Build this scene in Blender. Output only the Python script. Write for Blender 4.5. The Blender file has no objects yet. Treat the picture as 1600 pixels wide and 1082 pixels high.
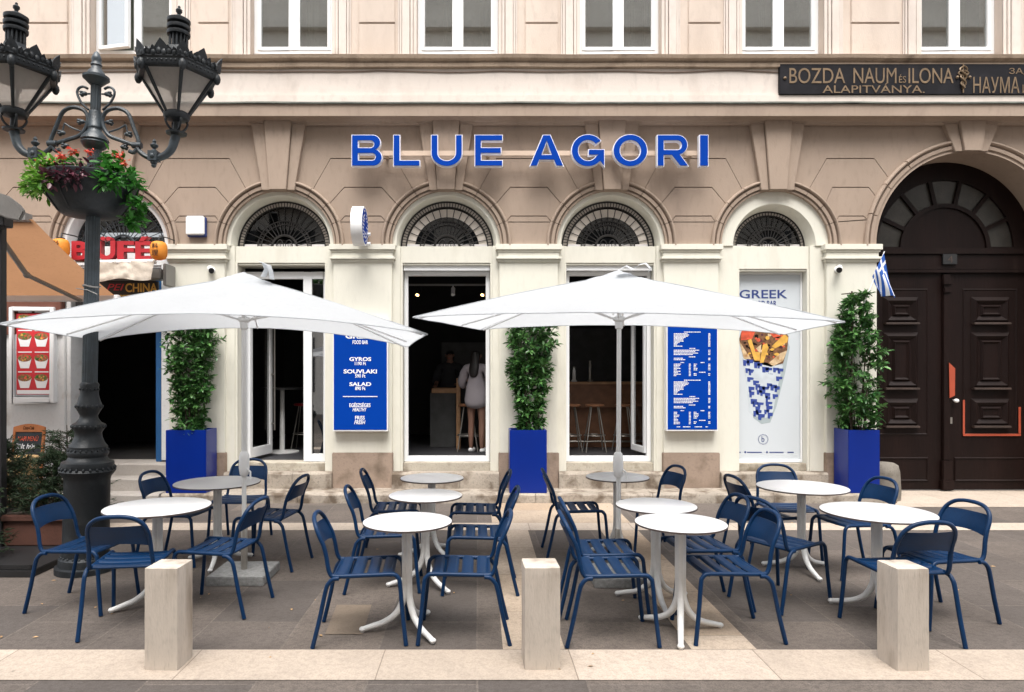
import bpy, bmesh, math, random
from mathutils import Vector, Matrix, noise as mnoise
random.seed(7)
PI = math.pi; R = math.radians
SC = bpy.context.scene; COL = SC.collection
# ------------------------------------------------------------------ camera, sky, sun, exposure
F, VX, VY, HC = 1067.0, 748.0, 580.0, 1.75
cam = bpy.data.cameras.new("camera"); cam.lens = 36 * F / 1600; cam.sensor_width = 36
cam.shift_x = (800 - VX) / 1600; cam.shift_y = (VY - 541) / 1600
cam.clip_start = .05; cam.clip_end = 2000
co = bpy.data.objects.new("camera", cam); COL.objects.link(co)
co.location = (0, 0, HC); co.rotation_euler = (PI / 2, 0, 0); SC.camera = co
W = bpy.data.worlds.new("World"); SC.world = W; W.use_nodes = True
nt = W.node_tree; bg = nt.nodes["Background"]
sky = nt.nodes.new("ShaderNodeTexSky"); sky.sky_type = 'NISHITA'; sky.sun_disc = False
sky.sun_elevation = R(65); sky.sun_rotation = PI; sky.air_density = 1.2; sky.dust_density = 3
hs = nt.nodes.new("ShaderNodeHueSaturation"); hs.inputs['Saturation'].default_value = .22
nt.links.new(sky.outputs[0], hs.inputs['Color']); nt.links.new(hs.outputs[0], bg.inputs[0])
bg.inputs[1].default_value = .15
sl = bpy.data.lights.new("sun", 'SUN'); sl.energy = 1.6; sl.angle = R(40); sl.color = (1, .96, .90)
so = bpy.data.objects.new("sun", sl); COL.objects.link(so); so.rotation_euler = (R(25), 0, 0)
SC.view_settings.view_transform = 'Standard'; SC.view_settings.look = 'None'
SC.view_settings.gamma = 1; SC.view_settings.exposure = 1.45
SC.cycles.max_bounces = 8; SC.cycles.transparent_max_bounces = 12

def P(px, py, d): return Vector(((px - VX) * d / F, d, HC - (py - VY) * d / F))
def fx(px, d=9.5): return (px - VX) * d / F
def fz(py, d=9.5): return HC - (py - VY) * d / F

# ------------------------------------------------------------------ materials
def mat(name, col, rough=.6, var=.12, scale=3., fine=.06, bump=.0, bscale=60, metal=0, spec=.5, stain=None, st=(.55, .75), sscale=1.2, island=None, trans=0, coat=0, stretch=1, leak=0):
    m = bpy.data.materials.new(name); m.use_nodes = True
    n = m.node_tree.nodes; l = m.node_tree.links; b = n["Principled BSDF"]
    tc = n.new("ShaderNodeTexCoord")
    vec = tc.outputs['Object']
    if stretch != 1:
        mp = n.new("ShaderNodeMapping"); mp.inputs['Scale'].default_value = (1, 1, stretch); l.new(vec, mp.inputs[0]); vec = mp.outputs[0]
    def noise(sc, det=5):
        t = n.new("ShaderNodeTexNoise"); t.inputs['Scale'].default_value = sc; t.inputs['Detail'].default_value = det
        l.new(vec, t.inputs['Vector']); return t.outputs['Fac']
    def mx(a, bcol, fac, mode='MIX'):
        x = n.new("ShaderNodeMix"); x.data_type = 'RGBA'; x.blend_type = mode
        for s, v in ((x.inputs[6], a), (x.inputs[7], bcol)):
            if hasattr(v, 'links'): l.new(v, s)
            else: s.default_value = (*v, 1)
        if hasattr(fac, 'links'): l.new(fac, x.inputs[0])
        else: x.inputs[0].default_value = fac
        return x.outputs[2]
    def ramp(v, a, c):
        r = n.new("ShaderNodeMapRange"); r.inputs[1].default_value = a; r.inputs[2].default_value = c; l.new(v, r.inputs[0]); return r.outputs[0]
    lo = tuple(c * (1 - var) for c in col); hi = tuple(min(1, c * (1 + var)) for c in col)
    c = mx(lo, hi, ramp(noise(scale), .3, .7)) if var else col
    if fine:
        c = mx(c, tuple(x * (1 - 4 * fine) if x * (1 - 4 * fine) > 0 else 0 for x in col), ramp(noise(scale * 14, 8), .52, .8))
    if stain: c = mx(c, stain, ramp(noise(sscale, 9), *st))
    if island:
        g = n.new("ShaderNodeNewGeometry"); c = mx(c, island, g.outputs['Random Per Island'])
    if hasattr(c, 'links'): l.new(c, b.inputs['Base Color'])
    else: b.inputs['Base Color'].default_value = (*c, 1)
    b.inputs['Roughness'].default_value = rough; b.inputs['Metallic'].default_value = metal
    b.inputs['Specular IOR Level'].default_value = spec; b.inputs['Coat Weight'].default_value = coat
    if bump:
        bp = n.new("ShaderNodeBump"); bp.inputs['Strength'].default_value = bump; bp.inputs['Distance'].default_value = .01
        l.new(noise(bscale, 8), bp.inputs['Height']); l.new(bp.outputs[0], b.inputs['Normal'])
    if trans:
        t = n.new("ShaderNodeBsdfTranslucent"); s = n.new("ShaderNodeMixShader"); s.inputs[0].default_value = trans
        if hasattr(c, 'links'): l.new(c, t.inputs[0])
        else: t.inputs[0].default_value = (*c, 1)
        l.new(b.outputs[0], s.inputs[1]); l.new(t.outputs[0], s.inputs[2]); l.new(s.outputs[0], n["Material Output"].inputs[0])
    return m
def glass(name, refl, tint=(1, 1, 1), rough=.02):
    m = bpy.data.materials.new(name); m.use_nodes = True; n = m.node_tree.nodes; l = m.node_tree.links
    n.remove(n["Principled BSDF"])
    g = n.new("ShaderNodeBsdfGlossy"); g.inputs['Roughness'].default_value = rough
    t = n.new("ShaderNodeBsdfTransparent"); t.inputs[0].default_value = (*tint, 1)
    s = n.new("ShaderNodeMixShader"); s.inputs[0].default_value = refl
    l.new(t.outputs[0], s.inputs[1]); l.new(g.outputs[0], s.inputs[2]); l.new(s.outputs[0], n["Material Output"].inputs[0])
    return m
def glow(name, col, st):
    m = bpy.data.materials.new(name); m.use_nodes = True; b = m.node_tree.nodes["Principled BSDF"]
    b.inputs['Emission Color'].default_value = (*col, 1); b.inputs['Emission Strength'].default_value = st
    b.inputs['Base Color'].default_value = (*col, 1); return m
def paving(name, c1, c2, mortar, bw, rh, msize, off=.5, rot=0, mott=1):
    m = mat(name, c1, .75, 0, fine=0, spec=.3); n = m.node_tree.nodes; l = m.node_tree.links; b = n["Principled BSDF"]
    tc = n.new("ShaderNodeTexCoord"); mp = n.new("ShaderNodeMapping"); mp.inputs['Rotation'].default_value[2] = rot
    l.new(tc.outputs['Object'], mp.inputs[0])
    nz0 = n.new("ShaderNodeTexNoise"); nz0.inputs['Scale'].default_value = 1.3; l.new(tc.outputs['Object'], nz0.inputs[0])
    wob = n.new("ShaderNodeVectorMath"); wob.operation = 'MULTIPLY_ADD'; wob.inputs[1].default_value = (.02, .02, 0)
    l.new(nz0.outputs['Color'], wob.inputs[0]); l.new(mp.outputs[0], wob.inputs[2])
    br = n.new("ShaderNodeTexBrick"); l.new(wob.outputs[0], br.inputs['Vector'])
    br.inputs['Scale'].default_value = 1; br.inputs['Brick Width'].default_value = bw; br.inputs['Row Height'].default_value = rh
    br.inputs['Mortar Size'].default_value = msize; br.inputs['Mortar Smooth'].default_value = .3; br.offset = off
    br.inputs['Color1'].default_value = (*c1, 1); br.inputs['Color2'].default_value = (*c2, 1); br.inputs['Mortar'].default_value = (*mortar, 1)
    last = br.outputs[0]
    for sc, a, e, k in ((.9, .35, .75, .62), (4, .45, .8, .55), (26, .46, .68, .50), (110, .44, .64, .40)):
        t = n.new("ShaderNodeTexNoise"); t.inputs['Scale'].default_value = sc; t.inputs['Detail'].default_value = 8; l.new(tc.outputs['Object'], t.inputs[0])
        r = n.new("ShaderNodeMapRange"); r.inputs[1].default_value = a; r.inputs[2].default_value = e; r.inputs[3].default_value = 0; r.inputs[4].default_value = (1 - k) * mott
        l.new(t.outputs[0], r.inputs[0])
        x = n.new("ShaderNodeMix"); x.data_type = 'RGBA'; l.new(r.outputs[0], x.inputs[0]); l.new(last, x.inputs[6])
        x.inputs[7].default_value = (*[c * .35 for c in c1], 1); last = x.outputs[2]
    vo = n.new("ShaderNodeTexVoronoi"); vo.inputs['Scale'].default_value = 3.1; l.new(wob.outputs[0], vo.inputs['Vector'])
    r = n.new("ShaderNodeMapRange"); r.inputs[1].default_value = .05; r.inputs[2].default_value = .035; r.inputs[3].default_value = 0; r.inputs[4].default_value = .55; l.new(vo.outputs['Distance'], r.inputs[0])
    nz = n.new("ShaderNodeTexNoise"); nz.inputs['Scale'].default_value = .8; l.new(tc.outputs['Object'], nz.inputs[0])
    gt = n.new("ShaderNodeMath"); gt.operation = 'GREATER_THAN'; gt.inputs[1].default_value = .5; l.new(nz.outputs[0], gt.inputs[0])
    mu = n.new("ShaderNodeMath"); mu.operation = 'MULTIPLY'; l.new(r.outputs[0], mu.inputs[0]); l.new(gt.outputs[0], mu.inputs[1])
    x = n.new("ShaderNodeMix"); x.data_type = 'RGBA'; l.new(mu.outputs[0], x.inputs[0]); l.new(last, x.inputs[6]); x.inputs[7].default_value = (*[c * .3 for c in c2], 1); last = x.outputs[2]
    l.new(last, b.inputs['Base Color'])
    bp = n.new("ShaderNodeBump"); bp.inputs['Strength'].default_value = .35; bp.inputs['Distance'].default_value = .01
    t = n.new("ShaderNodeTexNoise"); t.inputs['Scale'].default_value = 45; t.inputs['Detail'].default_value = 8; l.new(tc.outputs['Object'], t.inputs[0])
    ad = n.new("ShaderNodeMath"); ad.operation = 'MULTIPLY_ADD'; ad.inputs[1].default_value = -1.5; l.new(br.outputs['Fac'], ad.inputs[0]); l.new(t.outputs[0], ad.inputs[2])
    l.new(ad.outputs[0], bp.inputs['Height']); l.new(bp.outputs[0], b.inputs['Normal'])
    return m

M = dict(
 taupe=mat("taupe_plaster", (.350, .273, .217), .85, .07, 1.2, .04, .25, 90, stain=(.215, .165, .135), st=(.53, .85), spec=.15, stretch=.35),
 joint=mat("joint_plaster", (.21, .16, .13), .9, .1, 2, .05, spec=.1),
 pink=mat("pink_plaster", (.585, .495, .425), .85, .06, .9, .03, .25, 70, stain=(.44, .36, .30), st=(.49, .80), spec=.15, stretch=.4),
 pale=mat("pale_plaster", (.64, .57, .515), .85, .05, .9, .03, .2, 70, stain=(.50, .43, .38), st=(.54, .85), sscale=2.5, spec=.15, stretch=.5),
 sillst=mat("sill_stone", (.40, .31, .235), .85, .12, 2, .06, .4, 50, stain=(.16, .12, .09), st=(.55, .8), sscale=3, spec=.2),
 flash=mat("flashing_metal", (.13, .14, .12), .5, .3, 5, .05),
 cream=mat("cream_plaster", (.675, .655, .575), .8, .04, 1.1, .02, .15, 80, stain=(.50, .47, .39), st=(.56, .9), sscale=2, spec=.2, stretch=.3),
 creamst=mat("cream_stone", (.42, .38, .315), .85, .14, 3, .08, .4, 40, stain=(.20, .165, .12), st=(.5, .72), sscale=5, spec=.15),
 base=mat("pilaster_base_stone", (.31, .235, .185), .8, .09, 2, .06, .3, 60, stain=(.16, .12, .09), st=(.48, .75), sscale=4, spec=.15),
 step=mat("step_limestone", (.345, .30, .25), .85, .18, 2.5, .12, .5, 45, stain=(.13, .10, .075), st=(.47, .66), sscale=5, spec=.15),
 stepgrey=mat("grey_step_stone", (.36, .33, .30), .8, .1, 4, .05, .3, 40, spec=.2),
 whitew=mat("white_wall_paint", (.66, .66, .66), .75, .05, 2, .03, .25, 60, stain=(.42, .38, .34), st=(.6, .78), sscale=3.2),
 pvc=mat("white_frame", (.78, .79, .80), .35, .02, 2, 0),
 white=mat("white_plastic", (.80, .80, .80), .4, .02, 2, 0),
 tabletop=mat("white_laminate", (.60, .60, .605), .4, .02, 4, 0, .05, 8),
 tedge=mat("dark_edge", (.07, .05, .045), .6, .1, 9, 0),
 tleg=mat("white_powder_coat", (.72, .72, .71), .4, .04, 5, .02),
 chair=mat("blue_chair_paint", (.0006, .021, .070), .42, .14, 5, .05, .04, 200, spec=.26),
 planter=mat("blue_planter_gloss", (.0008, .017, .185), .3, .06, 2, 0, .02, 3, spec=.35),
 soil=mat("soil", (.03, .022, .015), .95, .3, 20, .1, .6, 60),
 signblue=mat("sign_blue", (.0002, .040, .30), .6, .03, 2, 0, spec=.06),
 print_white=mat("print_white", (.82, .82, .84), .5, 0, fine=0),
 letterside=mat("letter_side_white", (.80, .80, .86), .35, .02, 2, 0),
 rail=mat("rail_beige", (.52, .40, .31), .5, .05, 2, 0),
 iron=mat("lamp_iron", (.014, .017, .020), .48, .3, 6, .05, .3, 40, spec=.35, stain=(.04, .044, .048), st=(.55, .8), sscale=7),
 ironl=mat("lamp_iron_grey", (.038, .050, .060), .42, .25, 8, .05, .25, 60, stain=(.02, .024, .028), st=(.5, .75), sscale=9),
 grille=mat("grille_iron", (.018, .016, .015), .6, .2, 9, .05),
 frost=mat("frosted_pane", (.82, .77, .72), .5, .10, 2.5, .03, stain=(.45, .40, .36), st=(.5, .85), sscale=3, trans=.65),
 bollard=mat("bollard_stone", (.53, .465, .40), .85, .12, 5, .06, .22, 130, stain=(.22, .175, .135), st=(.48, .74), sscale=5, spec=.15, stretch=.22),
 granite=mat("granite", (.24, .24, .235), .7, .25, 30, .15, .3, 60),
 guard=mat("guard_stone", (.19, .17, .145), .9, .15, 5, .08, .6, 50, stain=(.10, .085, .07), st=(.5, .8), sscale=6, spec=.15),
 canvas=mat("white_canvas", (.615, .635, .655), .85, .03, 1.5, .01, .6, 9, spec=.1, trans=.53),
 pole=mat("umbrella_pole", (.70, .70, .69), .35, .03, 3, 0),
 steel=mat("steel", (.35, .33, .30), .35, .1, 5, .03, metal=.8),
 gate=mat("gate_wood", (.0088, .0038, .0031), .5, .3, 3, .08, .25, 30, spec=.16, stain=(.032, .02, .017), st=(.6, .9), sscale=5, stretch=.15),
 gatel=mat("gate_wood_worn", (.05, .033, .027), .5, .3, 6, .08, .25, 40),
 gateglass=mat("gate_dusty_glass", (.034, .031, .027), .25, .3, 4, .1, stain=(.025, .024, .02), st=(.45, .8), sscale=3),
 orange=mat("orange_tape", (.34, .055, .022), .6, .1, 6, .03),
 plaque=mat("black_plaque", (.007, .0065, .009), .5, .2, 4, .06, .1, 30, spec=.2, stain=(.022, .02, .024), st=(.5, .8), sscale=3),
 bronze=mat("bronze_letters", (.185, .125, .072), .5, .25, 12, .06, metal=.2),
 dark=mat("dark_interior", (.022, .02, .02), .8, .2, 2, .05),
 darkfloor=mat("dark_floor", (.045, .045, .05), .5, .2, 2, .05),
 wood=mat("light_wood", (.40, .22, .11), .5, .2, 8, .05),
 woodd=mat("brown_wood", (.20, .09, .045), .5, .2, 8, .05),
 concrete=mat("counter_grey", (.07, .07, .07), .7, .2, 6, .08),
 red=mat("red_sign", (.38, .016, .025), .45, .08, 3, .03),
 reflect=mat("heater_grey", (.19, .18, .17), .5, .15, 4, .05),
 redp=mat("red_print", (.55, .02, .03), .5, .1, 6, 0),
 blackp=mat("black_plastic", (.012, .012, .013), .4, .1, 6, 0),
 lantern=mat("orange_lantern", (.80, .33, .04), .6, .08, 3, .02, trans=.35),
 awnw=mat("beige_awning", (.60, .53, .45), .85, .1, 3, .04, .3, 40, stain=(.36, .3, .24), st=(.5, .8), sscale=4, trans=.15),
 awno=mat("orange_awning", (.40, .215, .115), .85, .06, 2, .03, .2, 180, spec=.1, trans=.5),
 brick=mat("brown_red_fascia", (.13, .045, .028), .8, .1, 3, .05, .2, 60),
 greym=mat("grey_metal", (.24, .23, .22), .42, .08, 4, .02, metal=.3),
 blackm=mat("black_metal", (.012, .012, .013), .5, .1, 4, .02),
 bluej=mat("blue_door_jamb", (.015, .09, .24), .45, .08, 4, .03),
 slate=mat("chalkboard", (.02, .025, .03), .8, .3, 6, .05),
 owood=mat("orange_wood", (.36, .12, .035), .5, .15, 7, .05),
 terra=mat("terracotta", (.085, .032, .02), .8, .2, 5, .06, .3, 40),
 burlap=mat("burlap", (.34, .22, .10), .9, .2, 20, .1, .6, 90),
 leaf=mat("laurel_leaf", (.018, .075, .02), .28, .1, 4, 0, island=(.12, .27, .075), trans=.22),
 conif=mat("conifer_leaf", (.012, .030, .012), .7, .1, 4, 0, island=(.035, .065, .025), trans=.1),
 lime=mat("lime_leaf", (.06, .20, .02), .45, .1, 4, 0, island=(.19, .36, .05), trans=.3),
 greenl=mat("green_leaf", (.02, .12, .015), .45, .1, 4, 0, island=(.06, .25, .03), trans=.25),
 purple=mat("purple_leaf", (.035, .012, .02), .4, .1, 4, 0, island=(.12, .03, .05), trans=.15),
 redfl=mat("red_petal", (.55, .04, .03), .6, .1, 4, 0, island=(.75, .16, .10), trans=.3),
 bark=mat("stem_bark", (.06, .045, .03), .9, .2, 12, .05),
 skin=mat("skin", (.26, .14, .10), .5, .05, 6, 0), hair=mat("black_hair", (.012, .009, .008), .5, .2, 30, 0),
 shirt=mat("white_shirt", (.33, .30, .325), .85, .04, 5, .02), darkcl=mat("dark_clothes", (.03, .03, .035), .85, .1, 5, .02),
 poster=mat("poster_pale", (.56, .60, .635), .4, .03, 1.2, 0), navy=mat("navy_print", (.025, .05, .20), .5, 0, fine=0),
 wrapb=mat("wrap_blue", (.03, .06, .27), .5, 0, fine=0), wrapw=mat("wrap_white", (.52, .57, .61), .5, .08, 9, 0),
 fries=mat("fries_yellow", (.68, .38, .07), .5, .25, 12, .05), meat=mat("meat_brown", (.16, .075, .035), .5, .6, 30, .1),
 bread=mat("bread_tan", (.62, .46, .28), .5, .25, 14, .06, stain=(.35, .18, .07), st=(.5, .7), sscale=18), tomato=mat("tomato_red", (.60, .09, .04), .5, .3, 20, 0),
 shade=mat("poster_grey", (.36, .42, .44), .5, 0, fine=0), food=mat("food_mix", (.30, .11, .05), .5, .7, 40, 0, stain=(.10, .16, .03), st=(.5, .6), sscale=25),
 opp=mat("opposite_plaster", (.66, .62, .56), .9, .1, .5, .05), oppd=mat("opposite_window", (.03, .035, .04), .2, .2, 2, 0),
 curtain=mat("curtain", (.20, .21, .17), .9, .15, 3, 0, trans=.2), room=mat("room_wall", (.16, .15, .13), .9, .15, 1, 0),
 flagb=mat("flag_blue", (.02, .10, .42), .8, .05, 9, 0, trans=.2), flagw=mat("flag_white", (.80, .80, .82), .8, .03, 9, 0, trans=.2),
 brownl=mat("dry_leaf", (.40, .25, .12), .8, .3, 20, 0), bulb=glow("lit_bulb", (1, .5, .2), 3.5),
 fan_pale=mat("fan_pale_pane", (.62, .56, .50), .5, .12, 6, .05), whites=mat("white_sill", (.75, .72, .72), .6, .03, 4, 0),
 gl_up=glass("window_glass", .42, (.75, .78, .75)), gl_fan=glass("fan_glass", .07, (.6, .6, .6)), gl_door=glass("door_glass", .12, (.8, .8, .8)), gl_side=glass("sidelight_glass", .42, (.5, .5, .5)),
 pave=paving("dark_paving", (.170, .140, .120), (.104, .090, .083), (.185, .156, .136), .95, .62, .007, .35, PI / 2),
 paves=paving("pale_paving", (.52, .435, .36), (.44, .365, .295), (.24, .19, .15), 1.15, .9, .004, .5, mott=.5),
 paveb=paving("pale_band_paving", (.47, .385, .305), (.41, .295, .195), (.24, .19, .14), .9, 1.0, .004, .5, PI / 2, mott=.6),
 tan=mat("tan_slab", (.175, .135, .10), .85, .12, 6, .08, .4, 40),
)

def see_through(m, k):
    n = m.node_tree.nodes; l = m.node_tree.links; out = n["Material Output"]; src = out.inputs[0].links[0].from_socket
    t = n.new("ShaderNodeBsdfTransparent"); s = n.new("ShaderNodeMixShader"); s.inputs[0].default_value = k
    l.new(src, s.inputs[1]); l.new(t.outputs[0], s.inputs[2]); l.new(s.outputs[0], out.inputs[0])
see_through(M['frost'], .42)
# ------------------------------------------------------------------ mesh builder
class MB:
    def __init__(s): s.v = []; s.f = []; s.m = []
    def add(s, v, f, mi=0):
        o = len(s.v); s.v += [tuple(x) for x in v]; s.f += [tuple(i + o for i in q) for q in f]; s.m += [mi] * len(f); return s
    def box(s, x0, x1, y0, y1, z0, z1, mi=0):
        v = [(x, y, z) for z in (z0, z1) for y in (y0, y1) for x in (x0, x1)]
        return s.add(v, [(0, 2, 3, 1), (4, 5, 7, 6), (0, 1, 5, 4), (2, 6, 7, 3), (0, 4, 6, 2), (1, 3, 7, 5)], mi)
    def prism(s, poly, y0, y1, mi=0):                      # poly in (x, z)
        n = len(poly); v = [(x, y0, z) for x, z in poly] + [(x, y1, z) for x, z in poly]
        return s.add(v, [tuple(range(n)), tuple(range(2 * n - 1, n - 1, -1))] + [(i, (i + 1) % n, (i + 1) % n + n, i + n) for i in range(n)], mi)
    def prism_z(s, poly, z0, z1, mi=0):
        n = len(poly); v = [(x, y, z0) for x, y in poly] + [(x, y, z1) for x, y in poly]
        return s.add(v, [tuple(range(n - 1, -1, -1)), tuple(range(n, 2 * n))] + [(i, (i + 1) % n, (i + 1) % n + n, i + n) for i in range(n)], mi)
    def tube(s, pts, r, seg=8, closed=False, mi=0, flat=1.0):
        pts = [Vector(p) for p in pts]; n = len(pts); rr = r if isinstance(r, (list, tuple)) else [r] * n
        v = []; up = None
        for i, p in enumerate(pts):
            a = pts[(i - 1) % n] if (i or closed) else p; b = pts[(i + 1) % n] if (i < n - 1 or closed) else p
            t = (b - a).normalized()
            if up is None: up = t.orthogonal().normalized()
            up = (up - t * up.dot(t))
            up = up.normalized() if up.length > 1e-6 else t.orthogonal().normalized()
            w = t.cross(up)
            for k in range(seg):
                c = 2 * PI * k / seg; v.append(p + (up * math.cos(c) + w * math.sin(c) * flat) * rr[i])
        f = []
        for i in range(n if closed else n - 1):
            j = (i + 1) % n
            for k in range(seg): f.append((i * seg + k, i * seg + (k + 1) % seg, j * seg + (k + 1) % seg, j * seg + k))
        if not closed: f += [tuple(range(seg - 1, -1, -1)), tuple(range((n - 1) * seg, n * seg))]
        return s.add(v, f, mi)
    def lathe(s, prof, c=(0, 0), seg=24, mi=0, flute=0, a0=0, sides=None):
        v = []; n = len(prof)
        for i, q in enumerate(prof):
            r, z = q[0], q[1]; fl = q[2] if len(q) > 2 else 0
            for k in range(seg):
                a = a0 + 2 * PI * k / seg; rr = r * (1 - fl * (.5 + .5 * math.cos(flute * a))) if flute else r
                v.append((c[0] + rr * math.cos(a), c[1] + rr * math.sin(a), z))
        f = [(i * seg + k, i * seg + (k + 1) % seg, (i + 1) * seg + (k + 1) % seg, (i + 1) * seg + k) for i in range(n - 1) for k in range(seg)]
        f += [tuple(range(seg - 1, -1, -1)), tuple(range((n - 1) * seg, n * seg))]
        return s.add(v, f, mi)
    def arc(s, cx, cz, prof, a0, a1, n=24, mi=0):          # prof [(r, y)] open loop closed at ends, swept round the Y axis
        m = len(prof); v = []
        for i in range(n + 1):
            a = a0 + (a1 - a0) * i / n
            v += [(cx + r * math.cos(a), y, cz + r * math.sin(a)) for r, y in prof]
        f = [(i * m + k, i * m + (k + 1) % m, (i + 1) * m + (k + 1) % m, (i + 1) * m + k) for i in range(n) for k in range(m)]
        f += [tuple(range(m)), tuple(range((n + 1) * m - 1, n * m - 1, -1))]
        return s.add(v, f, mi)
    def sphere(s, c, r, sc=(1, 1, 1), n=10, mi=0):
        v = []; 
        for i in range(n + 1):
            t = PI * i / n
            for k in range(2 * n):
                p = PI * k / n; v.append((c[0] + r * sc[0] * math.sin(t) * math.cos(p), c[1] + r * sc[1] * math.sin(t) * math.sin(p), c[2] + r * sc[2] * math.cos(t)))
        f = [(i * 2 * n + k, (i + 1) * 2 * n + k, (i + 1) * 2 * n + (k + 1) % (2 * n), i * 2 * n + (k + 1) % (2 * n)) for i in range(n) for k in range(2 * n)]
        return s.add(v, f, mi)
    def xf(s, mtx, start=0):
        s.v[start:] = [tuple(mtx @ Vector(p)) for p in s.v[start:]]; return s
    def build(s, name, m, parent=None, smooth=None, bevel=0, recalc=True, loc=None):
        me = bpy.data.meshes.new(name); me.from_pydata(s.v, [], s.f)
        ms = m if isinstance(m, (list, tuple)) else [m]
        for x in ms: me.materials.append(M[x])
        if len(ms) > 1: me.polygons.foreach_set('material_index', s.m)
        if recalc or bevel:
            bm = bmesh.new(); bm.from_mesh(me)
            if bevel:
                bmesh.ops.remove_doubles(bm, verts=bm.verts, dist=1e-5)
                bmesh.ops.recalc_face_normals(bm, faces=bm.faces)
                ed = [e for e in bm.edges if len(e.link_faces) == 2 and e.calc_face_angle() > .5]
                bmesh.ops.bevel(bm, geom=ed, offset=bevel, segments=2, affect='EDGES', clamp_overlap=True)
            bmesh.ops.recalc_face_normals(bm, faces=bm.faces); bm.to_mesh(me); bm.free()
        if smooth:
            me.shade_smooth(); me.set_sharp_from_angle(angle=R(smooth))
        o = bpy.data.objects.new(name, me); COL.objects.link(o)
        if parent: o.parent = parent
        if loc: o.location = loc
        return o
def tag(o, label=None, cat=None, group=None, kind=None):
    for k, v in (('label', label), ('category', cat), ('group', group), ('kind', kind)):
        if v: o[k] = v
    return o
def thing(name, label, cat, loc=(0, 0, 0), rz=0, group=None):
    o = bpy.data.objects.new(name, None); COL.objects.link(o); o.location = loc; o.rotation_euler.z = rz; o.empty_display_size = .1
    return tag(o, label, cat, group)
def dup(root, loc, rz, label=None):
    r = root.copy(); COL.objects.link(r); r.location = loc; r.rotation_euler = (0, 0, rz)
    if label: r['label'] = label
    for ch in root.children:
        c = ch.copy(); COL.objects.link(c); c.parent = r
        for g in ch.children:
            d = g.copy(); COL.objects.link(d); d.parent = c
    return r
def spline(pts, n=6):
    pts = [Vector(p) for p in pts]; out = []
    for i in range(len(pts) - 1):
        p0 = pts[max(i - 1, 0)]; p1 = pts[i]; p2 = pts[i + 1]; p3 = pts[min(i + 2, len(pts) - 1)]
        for k in range(n):
            t = k / n
            out.append(.5 * ((2 * p1) + (p2 - p0) * t + (2 * p0 - 5 * p1 + 4 * p2 - p3) * t * t + (3 * p1 - p0 - 3 * p2 + p3) * t ** 3))
    return out + [pts[-1]]
def text(mb, s, x0, x1, z0, z1, y, ext=.002, bold=0, shear=0, mi=0, keep=False, spacing=1):
    """lettering stood up facing the street; its ink fitted into the box x0..x1, z0..z1 (keep: keep the aspect, centred)"""
    c = bpy.data.curves.new("lettering", 'FONT'); c.body = s; c.size = 1; c.offset = bold; c.shear = shear; c.extrude = .5; c.resolution_u = 4; c.space_character = spacing
    o = bpy.data.objects.new("lettering", c); COL.objects.link(o); bpy.context.view_layer.update()
    me = bpy.data.meshes.new_from_object(o.evaluated_get(bpy.context.evaluated_depsgraph_get()))
    v = [tuple(p.co) for p in me.vertices]; f = [tuple(p.vertices) for p in me.polygons]
    bpy.data.objects.remove(o); bpy.data.curves.remove(c); bpy.data.meshes.remove(me)
    if not v: return
    a0, a1 = min(p[0] for p in v), max(p[0] for p in v); b0, b1 = min(p[1] for p in v), max(p[1] for p in v)
    sz = (z1 - z0) / (b1 - b0); sx = (x1 - x0) / (a1 - a0)
    if keep: sx = sz; xm = (x0 + x1) / 2; x0 = xm - sx * (a1 - a0) / 2
    mb.add([(x0 + (p[0] - a0) * sx, y - p[2] * 2 * ext, z0 + (p[1] - b0) * sz) for p in v], f, mi)

# ------------------------------------------------------------------ ground
def struct(mb, name, m, **k): return tag(mb.build(name, m, **k), kind='structure')
g = MB(); g.add([(-250, -250, 0), (250, -250, 0), (250, 250, 0), (-250, 250, 0)], [(0, 1, 2, 3)]); struct(g, "pavement", 'pave')
g = MB()
def sheet(mb, x0, x1, y0, y1, z=.004): mb.add([(x0, y0, z), (x1, y0, z), (x1, y1, z), (x0, y1, z)], [(0, 1, 2, 3)])
sheet(g, -60, 60, 3.86, 4.28); sheet(g, -60, 60, 7.49, 7.85); struct(g, "pale_paving_strip", 'paves')
g = MB(); sheet(g, .152, .54, 4.284, 7.486); sheet(g, 1.335, 1.745, 4.284, 7.486); sheet(g, .152, 1.745, 7.854, 9.02); struct(g, "pale_paving_band", 'paveb')
g = MB(); sheet(g, 5.35, 8.6, 8.77, 10.1); struct(g, "gate_threshold", 'paves')
g = MB(); g.add([(-1.02, 4.53, .004), (-.77, 4.53, .004), (-.80, 5.1, .004), (-1.06, 5.1, .004)], [(0, 1, 2, 3)]); struct(g, "tan_paving_slab", 'tan')
g = MB()
for _ in range(70):
    x, y = random.uniform(-4.5, 5), random.uniform(3.9, 8.8); a = random.uniform(0, 6.3); s = random.uniform(.008, .022)
    g.add([(x + s * math.cos(a), y + s * math.sin(a), .008), (x - .4 * s * math.sin(a), y + .4 * s * math.cos(a), .012), (x - s * math.cos(a), y - s * math.sin(a), .007), (x + .4 * s * math.sin(a), y - .4 * s * math.cos(a), .008)], [(0, 1, 2, 3)])
tag(g.build("fallen_leaves", 'brownl', recalc=False), 'tiny dry leaf scraps scattered over the paving', 'leaves', kind='stuff')

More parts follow.
